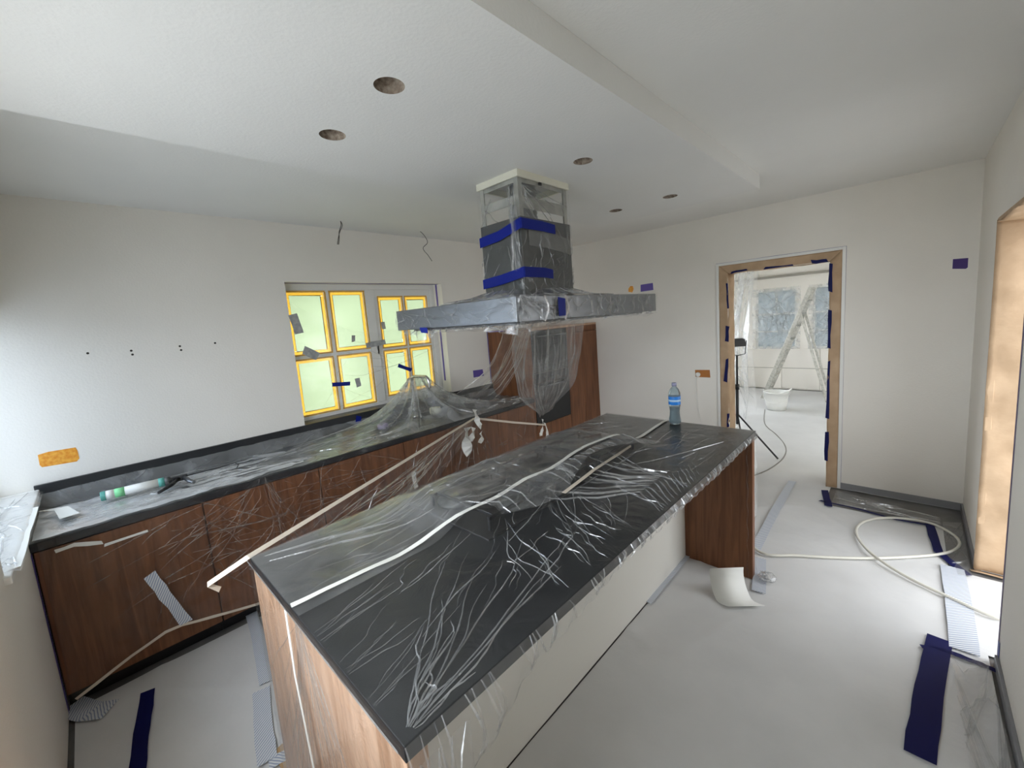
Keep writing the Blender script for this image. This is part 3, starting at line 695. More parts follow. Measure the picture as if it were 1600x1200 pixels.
walltape(((1086, 578), (1109, 578), (1110, 590), (1087, 589)), 'y', YF, (0, -1, 0), mat('orange_brown_tape', (.42, .15, .02), .4), 'orange_tape', 'orange tape over the far wall socket left of the doorway')
walltape(((1489, 405), (1513, 403), (1512, 418), (1509, 420), (1488, 420)), 'y', YF, (0, -1, 0), mat('dark_violet_tape', (.05, .02, .16), .6), 'purple_tape', 'dark purple tape on the far wall right of the doorway')
pp = on(1091, 585, 'y', YF)
pl = thing('plug', (pp.x, YF, pp.z), 'round white plug in the orange-taped socket', 'plug')
MB().lathe([(.024, -.0), (.024, -.012), (.014, -.02)], (pp.x, YF-.001, pp.z), 16, axis=(0, 1, 0)).build('plug_body', WPLAS, pl)
MB().tube([(pp.x, YF-.016, pp.z), (pp.x-.02, YF-.02, pp.z-.06), (pp.x-.01, YF-.008, pp.z-.35), (pp.x+.04, YF-.008, pp.z-.55), (pp.x+.09, YF-.01, .02)], .0022, 6).build('cord', WPLAS, pl)
# ceiling wires
for q, x, lab in ((((532, 345), (533, 352), (530, 362), (530, 372), (529, 382)), -3.17, 'short bundle of dark wires hanging straight down near the window'),
                  (((656, 359), (663, 368), (668, 379), (661, 388), (669, 399), (675, 408)), -3.2, 'kinked dark wire hanging from the ceiling right of the other')):
    P = [on(a, b, 'x', x) for a, b in q]; P[0].z = H+.002
    m = MB().tube(smooth(P, 4), .0030, 6)
    if 'bundle' in lab: m.tube(smooth([p+Vector((0, .010*math.sin(i*1.3), 0)) for i, p in enumerate(P)], 4), .0026, 6)
    tag(m.build('ceiling_wire', CABLE), lab, 'wire', 'wires hanging from the ceiling')

# =================================================================== KITCHEN RUN
ys = [YN+.004, .33, .95, 1.58, 2.05, 2.58, 3.105]
cabs = ['leftmost under the counter end', 'second from the left, below the caulking gun', 'left of the tap', 'below the tap', 'behind the crumpled tape scraps', 'next to the oven cabinet']
for i in range(6):
    a, b = ys[i], ys[i+1]
    t = thing('base_cabinet', (-3.1, (a+b)/2, 0), 'dark walnut base cabinet, '+cabs[i], 'cabinet', 'walnut base cabinets along the left wall')
    MB().box(XL+.002, XC-.022, a+.001, b-.001, .09, .805).build('body', WOOD, t)
    MB().box(XL+.1, XC-.07, a+.001, b-.001, 0, .09).build('plinth', BLACK, t)
    MB().box(XC-.02, XC, a+.003, b-.003, .09, .800).build('door', WOOD, t, .0015)
wt = thing('kitchen_worktop', (-3.1, 1.4, TC), 'black granite worktop with upstand along the left wall', 'worktop')
B(XL+.001, XC+.012, YN+.001, 3.105, .808, TC).build('slab', STONE, wt, .002)
MB().box(XL+.001, XL+.022, YN+.001, 3.105, TC, .975).build('upstand', STONE, wt, .0015)
B(XL-.14, XL+.02, WY0, WY1, .9755, .979).build('sill', STONE, w1)
B(XC-.022, XC-.002, YN, YN+.004, .0, .80).build('end_strip', mat('dark_edge', (.05, .04, .06), .7), wt)
line('purple_tape', [(XC+.004, YN+.0005, .02), (XC+.004, YN+.0005, .80)], .03, (0, 1, 0), 'purple tape line beside the first cabinet door on the near wall')

# tall oven housing
tc = thing('oven_housing', (-3.1, 3.72, 0), 'chest-high walnut oven cabinet in the far left corner', 'cabinet')
TT = 1.56
B(XL+.002, XC-.002, 3.108, 3.13, 0, TT).build('side_panel', WOOD, tc, .001)
B(XL+.002, XC-.022, 3.132, YF-.002, 0, TT-.02).build('body', WOOD, tc)
B(XL+.002, XC, 3.132, YF-.002, TT-.018, TT).build('top_panel', WOOD_LIT, tc, .001)
B(XC-.02, XC, 3.132, 3.725, .02, .545).build('drawer_front', WOOD, tc, .001)
B(XC-.02, XC, 3.732, 4.03, .02, TT-.09).build('door', WOOD_LIT if 0 else WOOD, tc, .001)
B(XC-.02, XC, 4.034, YF-.004, .02, TT-.09).build('door', WOOD, tc, .001)
B(XC-.02, XC, 3.732, YF-.004, TT-.085, TT-.02).build('top_rail', WOOD, tc, .001)
ov = thing('built_in_oven', (XC, 3.43, .56), 'black glass built-in oven behind the hanging plastic', 'oven')
B(XC-.02, XC+.004, 3.135, 3.722, .55, .99).build('oven_door', BGLASS, ov, .003)
B(XC-.02, XC+.004, 3.135, 3.722, .995, 1.09).build('control_panel', BLACK, ov, .003)
B(XC-.02, XC+.003, 3.135, 3.722, 1.095, 1.535).build('upper_oven_door', BGLASS, ov, .003)
for z in (.955, 1.48):
    MB().tube([(XC+.045, 3.19, z), (XC+.045, 3.67, z)], .008, 8).tube([(XC, 3.22, z), (XC+.045, 3.22, z)], .006, 6).tube([(XC, 3.64, z), (XC+.045, 3.64, z)], .006, 6).build('handle', STEELD, ov)
for y in (3.3, 3.43, 3.56): MB().lathe([(.02, 0), (.018, .02), (0, .021)], (XC+.003, y, 1.04), 14, axis=(1, 0, 0)).build('knob', STEELD, ov)
line('purple_tape', [(XL, 3.101, .98), (XL, 3.101, TT)], .010, (1, 0, 0), 'thin purple tape line on the wall beside the oven cabinet')
line('purple_tape', [(XL+.03, 3.1, TT-.004), (XC-.35, 3.1, TT-.004)], .010, (0, -1, 0), 'thin purple tape along the top of the oven cabinet side')

# tap and things on the worktop
tp = thing('kitchen_tap', (-3.27, 2.0, TC), 'brushed steel tap with squared spout poking through the plastic at the window', 'tap')
MB().lathe([(.028, 0), (.028, .02), (.018, .03)], (-3.27, 2.0, TC), 16).build('base', CHROME, tp)
MB().tube(smooth([(-3.27, 2.0, TC), (-3.27, 2.0, 1.15), (-3.265, 2.0, 1.205), (-3.24, 2.003, 1.228), (-3.20, 2.01, 1.232), (-3.10, 2.025, 1.232), (-3.07, 2.03, 1.222), (-3.052, 2.033, 1.19), (-3.05, 2.035, 1.13)], 5), .0135, 10).build('spout', CHROME, tp)
MB().tube([(-3.27, 1.99, .92), (-3.25, 1.93, .95)], .008, 8).build('lever', CHROME, tp)
sk = thing('sink', (-3.1, 2.0, TC), 'sink below the tap with its dark recess painted flat, half hidden by plastic', 'sink')
MB().box(-3.2, -2.9, 1.72, 2.28, TC+.0003, TC+.003).build('rim', STEELD, sk)
MB().box(-3.18, -2.92, 1.74, 2.26, TC+.003, TC+.0045).build('basin_shade', BLACK, sk)  # flat black plate, its colour stands in for the shade of the recess
dr = MB().lathe([(.0, 0), (.045, .0), (.055, .03), (.05, .06), (.0, .062)], (-3.2, 2.17, TC+.006), 18)
tag(dr.build('glow_bowl', mat('cream_glow', (.8, .76, .55), .5)), 'cream bowl added in place of a bright glow under the plastic beside the tap', 'bowl')  # added bowl standing in for sill light shining through the film
pr = on(598, 664, 'z', .875)
tag(MB().lathe([(.03, 0), (.045, 0), (.045, .035), (.03, .035), (.03, 0)], (pr.x, pr.y, TC+.001), 22).build('tape_roll', LILAC), 'roll of lilac tape under the plastic below the window', 'tape roll')

# caulking gun lying on the counter
g0 = Vector((-3.11, -.045, .900)); g1 = Vector((-3.08, .245, .900)); t = (g1-g0).normalized()
cg = thing('caulking_gun', g0, 'black caulking gun with a teal and white cartridge on the counter', 'caulking gun')
MB().lathe([(.024, 0), (.0255, .004), (.0255, .018), (.0255, .02)], g0, 20, axis=t).build('nozzle_cap', TEAL, cg)
def mi(i): return 0 if i in (1,) or i > 2 else 1
crt = MB()
crt.lathe([(.0245, .02), (.0245, .055)], g0, 20, 0, axis=t); crt.lathe([(.0247, .055), (.0247, .095)], g0, 20, 1, axis=t); crt.lathe([(.0245, .095), (.0245, .235)], g0, 20, 0, axis=t); crt.lathe([(.0252, .235), (.0252, .262)], g0, 20, 2, axis=t)
crt.build('cartridge', [WPLAS, GREEN, TEAL], cg)
MB().lathe([(.027, .262), (.027, .285), (.012, .292), (.012, .30)], g0, 18, axis=t).build('end_plate', STEELD, cg)
h = g0+t*.33
MB().obox(h, t, Vector((-t.y, t.x, 0)), Z, .035, .013, .016).build('gun_body', BLACK, cg, .004)
MB().tube([g0+t*.28, g0+t*.33+Vector((0, 0, .005)), g0+t*.52+Vector((-.01, 0, .004)), g0+t*.60+Vector((-.005, 0, .012)), g0+t*.615+Vector((.012, 0, .0)), g0+t*.60+Vector((.03, 0, -.014))], .0036, 6).build('plunger_rod', BLACK, cg)
MB().tube([h+Vector((.005, -.005, -.0)), h+Vector((.06, -.05, -.012)), h+Vector((.13, -.11, -.018))], [.010, .011, .008], 8).build('trigger', BLACK, cg)
MB().tube([h+Vector((.01, .02, 0)), h+Vector((.07, .03, -.012)), h+Vector((.12, .045, -.015))], [.012, .012, .009], 8).build('grip', STEEL, cg)

# =================================================================== ISLAND
IX0, IX1, IY0, IY1, IB = -1.64, -.64, .294, 2.625, -1.05
isl = thing('kitchen_island', (-1.2, 1.45, 0), 'long kitchen island with wooden end panels and white back', 'island')
B(IX0+.004, IX1-.006, IY0+.004, IY0+.05, 0, TI-.036).build('end_panel', WOOD_LIT, isl, .0015)['label'] = 'wooden end panel nearest the viewer, daylight painted into its colour'  # paler than the other wood because window light is put into the colour
B(IX0+.004, IX1-.006, IY1-.05, IY1-.004, 0, TI-.036).build('end_panel', WOOD, isl, .0015)
B(IX0+.03, IB-.02, IY0+.052, IY1-.052, .09, TI-.037).build('body', WOOD, isl)
B(IB-.019, IB, IY0+.051, IY1-.051, .006, TI-.037).build('back_panel', BACKP, isl)
B(IX0+.08, IB-.03, IY0+.052, IY1-.052, 0, .089).build('plinth', BLACK, isl)
for k in range(4):
    a = IY0+.054+k*(IY1-IY0-.108)/4; b = a+(IY1-IY0-.108)/4-.004
    B(IX0+.008, IX0+.028, a, b, .1, TI-.045).build('door', WOOD, isl, .0015)
iw = B(IX0, IX1, IY0, IY1, TI-.035, TI).build('island_worktop', STONE, None, .002)
tag(iw, 'speckled black granite worktop lying on the island', 'worktop')
# gas hob
hb = thing('gas_hob', (-1.28, 1.43, TI), 'black gas hob with a row of knobs under the plastic on the island', 'hob')
B(-1.54, -1.03, .86, 2.02, TI, TI+.008).build('glass_plate', ENAMEL2, hb, .003)
for (x, y, r) in ((-1.375, 1.00, .085), (-1.15, 1.12, .075), (-1.245, 1.42, .10), (-1.375, 1.84, .08), (-1.15, 1.78, .07)):
    bo = MB().lathe([(r, 0), (r, .012), (r*.7, .016), (r*.7, .03), (0, .03)], (x, y, TI+.008), 24).build('burner', STEELD, hb)
    MB().lathe([(r*.78, 0), (r*.8, .010), (r*.6, .022), (r*.25, .028), (0, .029)], (x, y, TI+.036), 24).build('burner_cap', ENAMEL, bo)
for y in (1.32, 1.384, 1.448, 1.518, 1.255):
    MB().lathe([(.021, 0), (.020, .022), (.017, .027), (0, .028)], (-1.483, y, TI+.008), 18).build('knob', CHROME, hb)
for (ya, yb) in ((.90, 1.24), (1.27, 1.58), (1.62, 1.96)):
    m = MB(); z = TI+.05
    for x in (-1.42, -1.07): m.box(x-.006, x+.006, ya, yb, z, z+.012)
    for y in (ya+.03, yb-.03): m.box(-1.42, -1.07, y-.006, y+.006, z, z+.012)
    ym = (ya+yb)/2
    for x in (-1.42, -1.07): m.box(x-.006, x+.006, ya, ya+.012, TI+.008, z).box(x-.006, x+.006, yb-.012, yb, TI+.008, z)
    m.build('pan_support', BLACK, hb, .002)

def hobh(x, y):
    """how far the plastic is held up by the hob"""
    ex = max(0, abs(x+1.285)-.20); ey = max(0, abs(y-1.43)-.52); d = math.hypot(ex, ey)
    h = .066*max(0, 1-d/.20)**1.6
    kn = sum(math.exp(-((x+1.483)**2+(y-q)**2)/.0012) for q in (1.32, 1.384, 1.448, 1.518))*.028
    return max(h, min(kn, .04))
TX = -1.17
XS = lambda u: IX0+(IX1-IX0)*u
YS = lambda v: IY0+(IY1-IY0)*v
def SI(u, v):
    x, y = XS(u), YS(v); hh = hobh(x, y)
    return (x, y, TI+.0025+hh+(.0012+.14*hh)*(nz(x, y, 0, 7, 2)+.5*nz(x, y, 0, 19, 5)+.6))
uu = lambda x: (x-IX0)/(IX1-IX0)
vv = lambda y: (y-IY0)/(IY1-IY0)
fo = []
def F_(p0, p1, wd=.005, ht=.003, amp=.010, mi=1, n=11): fo.append((wiggle((uu(p0[0]), vv(p0[1])), (uu(p1[0]), vv(p1[1])), n, amp), wd, ht, mi))
# fan of folds from the near right corner
for k in range(17):
    a = math.radians(rng.uniform(92, 150)); L = rng.uniform(.12, .75)
    p0 = (IX1-.01-.0*k, IY0+.01); F_((p0[0]+.02*math.cos(a), p0[1]+.02*math.sin(a)), (max(p0[0]+L*math.cos(a)*.75, TX+.04), p0[1]+L*math.sin(a)), rng.uniform(.003, .007), .004, .012, 1)
# long folds sweeping from the near edge and right edge towards the tape
for k in range(34):
    x = rng.uniform(-1.12, -.68); y = rng.uniform(.45, 1.25); a = math.radians(rng.uniform(95, 150)); L = rng.uniform(.12, .42)
    F_((x, y), (min(max(x+L*math.cos(a), TX+.03), IX1), y+L*math.sin(a)), rng.uniform(.002, .006), rng.uniform(.002, .004), .012, rng.choice([1, 1, 2]))
for k in range(26):
    x = rng.uniform(-.72, -.65); y = rng.uniform(.75, 1.75); L = rng.uniform(.15, .42); a = math.radians(rng.uniform(140, 175))
    F_((x, y), (x+L*math.cos(a), y+L*math.sin(a)*.9), rng.uniform(.002, .006), .003, .008, rng.choice([1, 2]))
# folds running into the near end edge
for k in range(16):
    x = rng.uniform(-1.12, -.72); L = rng.uniform(.1, .35); F_((x, IY0+.004), (x-.25*L+rng.uniform(-.05, .05), IY0+L), rng.uniform(.002, .004), .002, .008, 2)
# chevron pleats half way along the right edge
for k in range(13):
    y = 1.38+k*.033; F_((-.655, y), (-.80+.004*k, y+.12+.004*k), rng.uniform(.004, .009), .006, .004, rng.choice([1, 2]), 8)
for k in range(12):
    x = -.80-.01*k; y = 1.50+.016*k; F_((-.79, 1.5+.025*k), (-1.06+rng.uniform(-.03, .05), 1.16+.045*k), rng.uniform(.006, .014), .008, .010, rng.choice([1, 2, 2]), 10)
for k in range(16):
    x = rng.uniform(-1.08, -.70); y = rng.uniform(1.75, 2.3); L = rng.uniform(.1, .5); F_((x, y), (x+rng.uniform(-.12, .08), min(y+L, IY1-.01)), rng.uniform(.002, .005), .002, .008, 2)
F_((-1.0, 1.60), (-.72, 2.32), .006, .005, .004, 1); F_((-.99, 1.66), (-1.05, 2.45), .006, .004, .012, 1)
# left of the tape: long folds parallel to it
for k in range(46):
    x = rng.uniform(-1.60, -1.22); y = rng.uniform(.32, .95); L = rng.uniform(.2, .7); F_((x, y), (x+rng.uniform(-.07, .10), y+L), rng.uniform(.002, .005), .0025, .010, 2)
for k in range(18):
    x = rng.uniform(-1.6, -1.2); y = rng.uniform(2.0, 2.55); F_((x, y), (x+rng.uniform(-.15, .15), y+rng.uniform(-.2, .2)), rng.uniform(.003, .008), .004, .012, rng.choice([1, 2]))
for k in range(26):
    x = rng.uniform(-1.5, -1.1); y = rng.uniform(.85, 2.0); F_((x, y), (x+rng.uniform(-.2, .2), y+rng.uniform(-.25, .25)), rng.uniform(.003, .008), .004, .012, 2)
F_((-1.60, .33), (-1.44, .75), .012, .008, .006, 1); F_((-1.55, .33), (-1.33, .85), .010, .006, .006, 1)
ifm = film('island_film', SI, 110, 240, fo, [FILM, FOLD, FOLDS], 'wrinkled clear plastic film stretched over the island worktop', 'plastic film')
# hazier second layer left of the tape and the loose flap right of it
def S(u, v):
    x = IX0+.003+(TX-IX0)*u; y = YS(v); return (x, y, SI(uu(x), v)[2]+.004)
film('overlap_film', S, 30, 80, [], [FILMO], None, None, ifm)
def S(u, v):
    y = .95+1.2*v; x = TX+.02+(.10+.05*math.sin(v*8))*u; return (x, y, SI(uu(x), vv(y))[2]+.006+.004*nz(u*4, v*20, 0, 1))
film('loose_flap', S, 8, 60, [(wiggle((0, v0), (1, v0+rng.uniform(-.02, .02)), 5, .01), .012, .004, 1) for v0 in rng.uniform(0, 1, 26)], [FILMH, FOLD], None, None, ifm)
# skirt of film over the long right edge, loops near the corner
def S(u, v):
    y = IY0-.002+(IY1-IY0)*u; near = math.exp(-((y-.42)/.16)**2)
    L = .038+.008*nz(y*6, 0, 1, 1)+.11*near+.03*math.exp(-((y-.75)/.15)**2)
    return (IX1+.004+(.012+.03*near)*math.sin(v*2.6)+.004*math.sin(y*90+3*v)*v, y, TI+.003-L*v)
film('edge_skirt', S, 240, 8, [(wiggle((u0, 0), (u0+rng.uniform(-.01, .01), 1), 5, .002), rng.uniform(.004, .012), .005, int(rng.integers(1, 3))) for u0 in np.concatenate([rng.uniform(0, .2, 18), rng.uniform(.2, 1, 70)])], [FILML, FOLD, FOLDS], None, None, ifm)
def S(u, v):
    a = 3.14*u; return (IX1+.01+.10*math.sin(a)*v*.6, IY0+.02+.12*u, TI-.05-.16*v*(.5+.5*math.sin(a)))
film('corner_loop', S, 20, 12, [(wiggle((rng.uniform(0, 1), 0), (rng.uniform(0, 1), 1), 5, .05), .006, .004, 1) for _ in range(9)], [FILML, FOLD], None, None, ifm)
# film over the near end panel
def S(u, v): x = IX0+(IX1-IX0)*u; return (x, IY0-.004-.006*abs(nz(u*5, v*3, 7, 1.5)), TI+.002-.90*v)
fe = []
for k in range(26):
    u0 = uu(TX)+rng.uniform(-.02, .03); fe.append((wiggle((u0, .03), (u0+rng.uniform(-.35, .5), rng.uniform(.3, 1)), 9, .01), rng.uniform(.002, .006), .003, int(rng.integers(1, 3))))
for k in range(16): u0 = rng.uniform(.0, 1); fe.append((wiggle((u0, rng.uniform(0, .5)), (u0+rng.uniform(-.1, .1), 1), 9, .01), .004, .003, 2))
film('end_film', S, 30, 30, fe, [FILM, FOLD, FOLDS], 'clear film smoothed over the near wooden end of the island', 'plastic film')
# film on the far leg edge
def S(u, v): return (IX1-.003-.03*(1-u)+.006*u+.004*math.sin(v*40), IY1-.055+.06*u-.0, .86*(1-v)+.005)
film('leg_film', S, 5, 40, [(wiggle((rng.uniform(0, 1), rng.uniform(0, .9)), (rng.uniform(0, 1), rng.uniform(.1, 1)), 5, .05), .006, .004, 1) for _ in range(14)], [FILML, FOLD], 'clear film wrapped around the far leg panel of the island', 'plastic film')
# white tape seams on the island
P = [(x, y) for x, y in ((-1.225, IY0), (-1.215, .50), (-1.205, .66), (-1.185, .85), (-1.14, 1.02), (-1.16, 1.2), (-1.150, 1.36), (-1.185, 1.6), (-1.187, 1.75), (-1.15, 1.95), (-1.14, 2.12), (-1.16, 2.45), (-1.168, IY1-.02))]
P = [(x, y, SI(uu(x), vv(y))[2]+.006) for x, y in P]
ribbon(smooth(P, 4), .020, Z, WTAPE, 'white_tape', 'long white tape seam running along the plastic on the island', 'tape', jag=.0015)
ribbon([(-1.225, IY0-.014, TI+.004), (-1.232, IY0-.014, .72), (-1.19, IY0-.014, .44), (-1.17, IY0-.014, .05)], .018, (0, -1, 0), WTAPE, 'white_tape', 'white tape seam continuing down the near island end', 'tape', jag=.001, sub=4)
ribbon([(-1.0, 1.25, SI(uu(-1.), vv(1.25))[2]+.008), (-1.02, 1.5, SI(uu(-1.02), vv(1.5))[2]+.01), (-1.10, 2.0, TI+.012)], .018, Z, BTAPE, 'white_tape', 'short beige tape edge beside the long seam on the island', 'tape', jag=.001, sub=4)
ribbon([(IX0, IY0-.012, TI+.002), (IX1, IY0-.012, TI+.002)], .005, (0, -1, 0), FOLD, 'white_tape', 'thin whitish film edge along the near end of the worktop', 'tape', jag=.001, sub=20)
ribbon([(IB+.003, IY1-.053, .68), (IB+.003, IY1-.053, .86)], .05, (0, -1, 0), BLUE, 'blue_tape', 'dark blue tape under the worktop beside the far leg panel', 'tape', jag=.002)

# bottle on the island
bx = on(1055, 663, 'z', TI); bx = Vector((bx.x, bx.y, TI+.004))
bt = thing('water_bottle', bx, 'clear plastic water bottle with blue label on the far end of the island', 'bottle')
BOT = mat('pet_bottle', (.62, .76, .82), .08); bb = BOT.node_tree.nodes['Principled BSDF']; bb.inputs['Transmission Weight'].default_value = .85; bb.inputs['IOR'].default_value = 1.2
WAT = mat('water', (.55, .70, .78), .05); wb_ = WAT.node_tree.nodes['Principled BSDF']; wb_.inputs['Transmission Weight'].default_value = .6; wb_.inputs['IOR'].default_value = 1.33
MB().lathe([(.0, .002), (.028, .0), (.036, .01), (.036, .03), (.031, .055), (.029, .085), (.034, .115), (.0365, .13), (.0365, .185), (.035, .205), (.026, .228), (.014, .243), (.0125, .262)], bx, 22, squash=lambda a, z: 1+.06*math.cos(5*a)*(1 if z < .11 else 0)).build('bottle_body', BOT, bt)
MB().lathe([(.0, .006), (.032, .012), (.032, .03), (.028, .055), (.026, .085), (.031, .113)], bx, 18).build('water', WAT, bt)
MB().lathe([(.0372, .130), (.0374, .132), (.0374, .182), (.0372, .184)], bx, 24).build('label_band', LABELB, bt)
MB().lathe([(.0376, .150), (.0376, .163)], bx, 24).build('label_print', mat('pale_print', (.45, .65, .85), .4), bt)
MB().lathe([(.0155, .248), (.0155, .268), (.013, .27), (0, .27)], bx, 18).build('cap', mat('lilac_cap', (.30, .30, .42), .4), bt)

# =================================================================== HOOD
HX0, HX1, HY0, HY1, HZ0, HZ1 = -2.01, -1.12, 1.18, 2.40, 1.655, 1.76
hd = thing('range_hood', (-1.58, 1.8, HZ0), 'wide steel island hood with square chimney, wrapped in plastic', 'hood')
B(HX0, HX1, HY0, HY1, HZ0+.002, HZ1).build('canopy', STEEL, hd, .003)
B(HX0+.06, HX1-.06, HY0+.06, HY1-.06, HZ0-.008, HZ0+.002).build('filter_panel', STEELD, hd, .002)
KX0, KX1, KY0, KY1 = -1.745, -1.445, 1.60, 2.02
B(KX0, KX1, KY0, KY1, HZ1, 2.185).build('chimney_sleeve', STEELD, hd, .002)
fx0, fx1, fy0, fy1 = KX0+.008, KX1-.008, KY0+.008, KY1-.008
for (x, y) in ((fx0, fy0), (fx1, fy0), (fx1, fy1), (fx0, fy1)):
    sx = 1 if x == fx0 else -1; sy = 1 if y == fy0 else -1
    MB().box(x, x+sx*.03, y, y+sy*.003, 2.18, HS-.001).box(x, x+sx*.003, y+sy*.003, y+sy*.03, 2.18, HS-.001).build('frame_post', GALV, hd)
for z in (2.25, 2.355):
    MB().box(fx0+.03, fx1-.03, fy0+.003, fy0+.006, z, z+.045).build('cross_bar', GALV, hd)
    MB().box(fx1-.006, fx1-.003, fy0+.03, fy1-.03, z if z > 2.3 else z-.02, z+.04).build('cross_bar', GALV, hd)
MB().lathe([(.075, 0)]+[(.075+.006*(i % 2), .012*i) for i in range(1, 18)], (-1.6, 1.8, 2.19), 20).build('duct', DUCT, hd)
col_ = MB()
for (a, b, c, d) in ((fx0-.012, fx1+.012, fy0-.012, fy0), (fx0-.012, fx1+.012, fy1, fy1+.012), (fx0-.012, fx0, fy0, fy1), (fx1, fx1+.012, fy0, fy1)):
    col_.box(a, b, c, d, HS-.035, HS)
col_.build('ceiling_collar', FOAM, hd, .002)
MB().box(fx1+.002, fx1+.008, fy0+.16, fy0+.18, HS-.05, HS-.03).build('clip', BLACK, hd)

# film over canopy: near face, right face
def S(u, v):      # u runs along left-near face then right face, v downwards
    L1, L2 = HX1-HX0, HY1-HY0; s = u*(L1+L2)
    n = .006+.007*abs(nz(s*5, v*2, 4, 1.3))+.002
    z = HZ1+.006-(.125+.03*max(0, v-.8)*5*abs(nz(s*4, 0, 2, 1.4)))*v
    inw = .06*max(0, (v-.86)/.14)
    if s < L1: return (HX0+s, HY0-n+inw, z)
    return (HX1+n-inw, HY0+(s-L1), z)
fh = []
Lt = (HX1-HX0)+(HY1-HY0); uc = (HX1-HX0)/Lt
for k in range(34):
    u0 = rng.uniform(0, uc); fh.append((wiggle((u0, rng.uniform(0, .5)), (u0+rng.uniform(-.09, .09), rng.uniform(.3, .9)), 8, .02), rng.uniform(.003, .008), .004, int(rng.integers(1, 3))))
for k in range(44):
    u0 = rng.uniform(uc, .97); fh.append((wiggle((u0, rng.uniform(0, .2)), (u0+rng.uniform(-.06, .03), rng.uniform(.6, 1)), 8, .015), rng.uniform(.005, .014), .007, int(rng.integers(1, 3))))
for k in range(12): fh.append((wiggle((uc+.01, .02), (uc+rng.uniform(.01, .15), rng.uniform(.5, 1)), 8, .01), .008, .008, 1))
for k in range(7): fh.append((wiggle((.005, .05), (rng.uniform(.02, .25), rng.uniform(.3, .9)), 8, .01), .004, .004, 2))
hf = film('hood_film', S, 160, 14, fh, [FILM, FOLD, FOLDS], 'creased clear plastic wrapped around the hood canopy', 'plastic film')
# ragged lower fringe hanging off the canopy
def fringe(name, P, drop, n=40, seed=0, out=(0, 0, 0)):
    P = [Vector(p) for p in P]
    def S(u, v):
        t = u*(len(P)-1); i = min(int(t), len(P)-2); p = P[i].lerp(P[i+1], t-i)
        d = drop(u)*(.75+.5*abs(nz(u*9, 0, seed, 1.3)))
        return (p.x+out[0]*v+.012*math.sin(u*60+seed)*v, p.y+out[1]*v+.012*math.cos(u*45)*v, p.z-d*v)
    f_ = [(wiggle((q, 0), (q+rng.uniform(-.05, .05), rng.uniform(.6, 1)), 6, .02), rng.uniform(.004, .010), .006, int(rng.integers(1, 3))) for q in rng.uniform(0, 1, n)]
    return film(name, S, 90, 10, f_, [FILML, FOLD, FOLDS], None, None, hf)
fringe('fringe', [(HX0+.02, HY0+.01, HZ0), (HX1, HY0+.005, HZ0)], lambda u: .02+.06*math.exp(-((u-.22)/.1)**2)+.03*math.exp(-((u-.93)/.12)**2), 44, 1)
fringe('fringe', [(HX1-.004, HY0, HZ0), (HX1-.004, HY1, HZ0)], lambda u: .012+.055*math.exp(-((u-.03)/.12)**2), 44, 5)
# film lying on top of the canopy and skirts round the chimney foot
def S(u, v):
    a = u*2*math.pi; c = (-1.595, 1.81); r = .22+.20*v
    x = c[0]+r*math.cos(a)*1.0; y = c[1]+r*math.sin(a)*1.35
    return (min(max(x, HX0), HX1), min(max(y, HY0), HY1), HZ1+.006+.05*(1-v)**2+.014*abs(nz(math.cos(a)*3, math.sin(a)*3, v*3, 1.6)))
film('canopy_top_film', S, 80, 8, [(wiggle((q, 0), (q+rng.uniform(-.03, .03), 1), 6, .01), .008, .006, 1) for q in rng.uniform(0, 1, 40)], [FILMH, FOLD], None, None, hf)
# film around sleeve and frame
def S(u, v):
    per = [(KX0, KY0), (KX1, KY0), (KX1, KY1)]; t = u*2; i = min(int(t), 1); f_ = t-i
    x = per[i][0]+(per[i+1][0]-per[i][0])*f_; y = per[i][1]+(per[i+1][1]-per[i][1])*f_
    z = HS-.06-(HS-.06-HZ1-.01)*v; n = .006+.006*abs(nz(u*5, v*5, 3, 1.4))+.016*math.exp(-((u-.44)/.05)**2)*(1 if v < .75 else .3)
    if i == 0: return (x, y-n, z)
    return (x+n, y, z)
fs = []
for k in range(18): fs.append((wiggle((.44+rng.uniform(-.05, .05), rng.uniform(0, .5)), (.44+rng.uniform(-.07, .06), rng.uniform(.3, 1)), 8, .015), rng.uniform(.006, .014), .008, 1))
for k in range(40): u0 = rng.uniform(.0, 1); v0 = rng.uniform(0, .9); fs.append((wiggle((u0, v0), (u0+rng.uniform(-.2, .2), v0+rng.uniform(.05, .3)), 7, .015), rng.uniform(.005, .014), .005, int(rng.integers(1, 3))))
for k in range(22): u0 = rng.uniform(.52, 1); v0 = rng.uniform(.6, .97); fs.append((wiggle((u0, v0), (u0+rng.uniform(-.1, .2), v0-rng.uniform(.05, .3)), 7, .015), .006, .006, 1))
for k in range(8): fs.append((wiggle((.52, .02), (rng.uniform(.6, 1), rng.uniform(.1, .3)), 7, .01), .006, .006, 1))
sf = film('chimney_film', S, 60, 50, fs, [FILM, FOLD, FOLDS], 'clear plastic wrapped around the hood chimney', 'plastic film')
def S(u, v): x = .30*(u-.5); return (KX1+.014, KY0+.04+.36*u, 2.125-.085*v-.03*u*u)
film('bright_flap', S, 12, 6, [], [FILMH], None, None, sf)
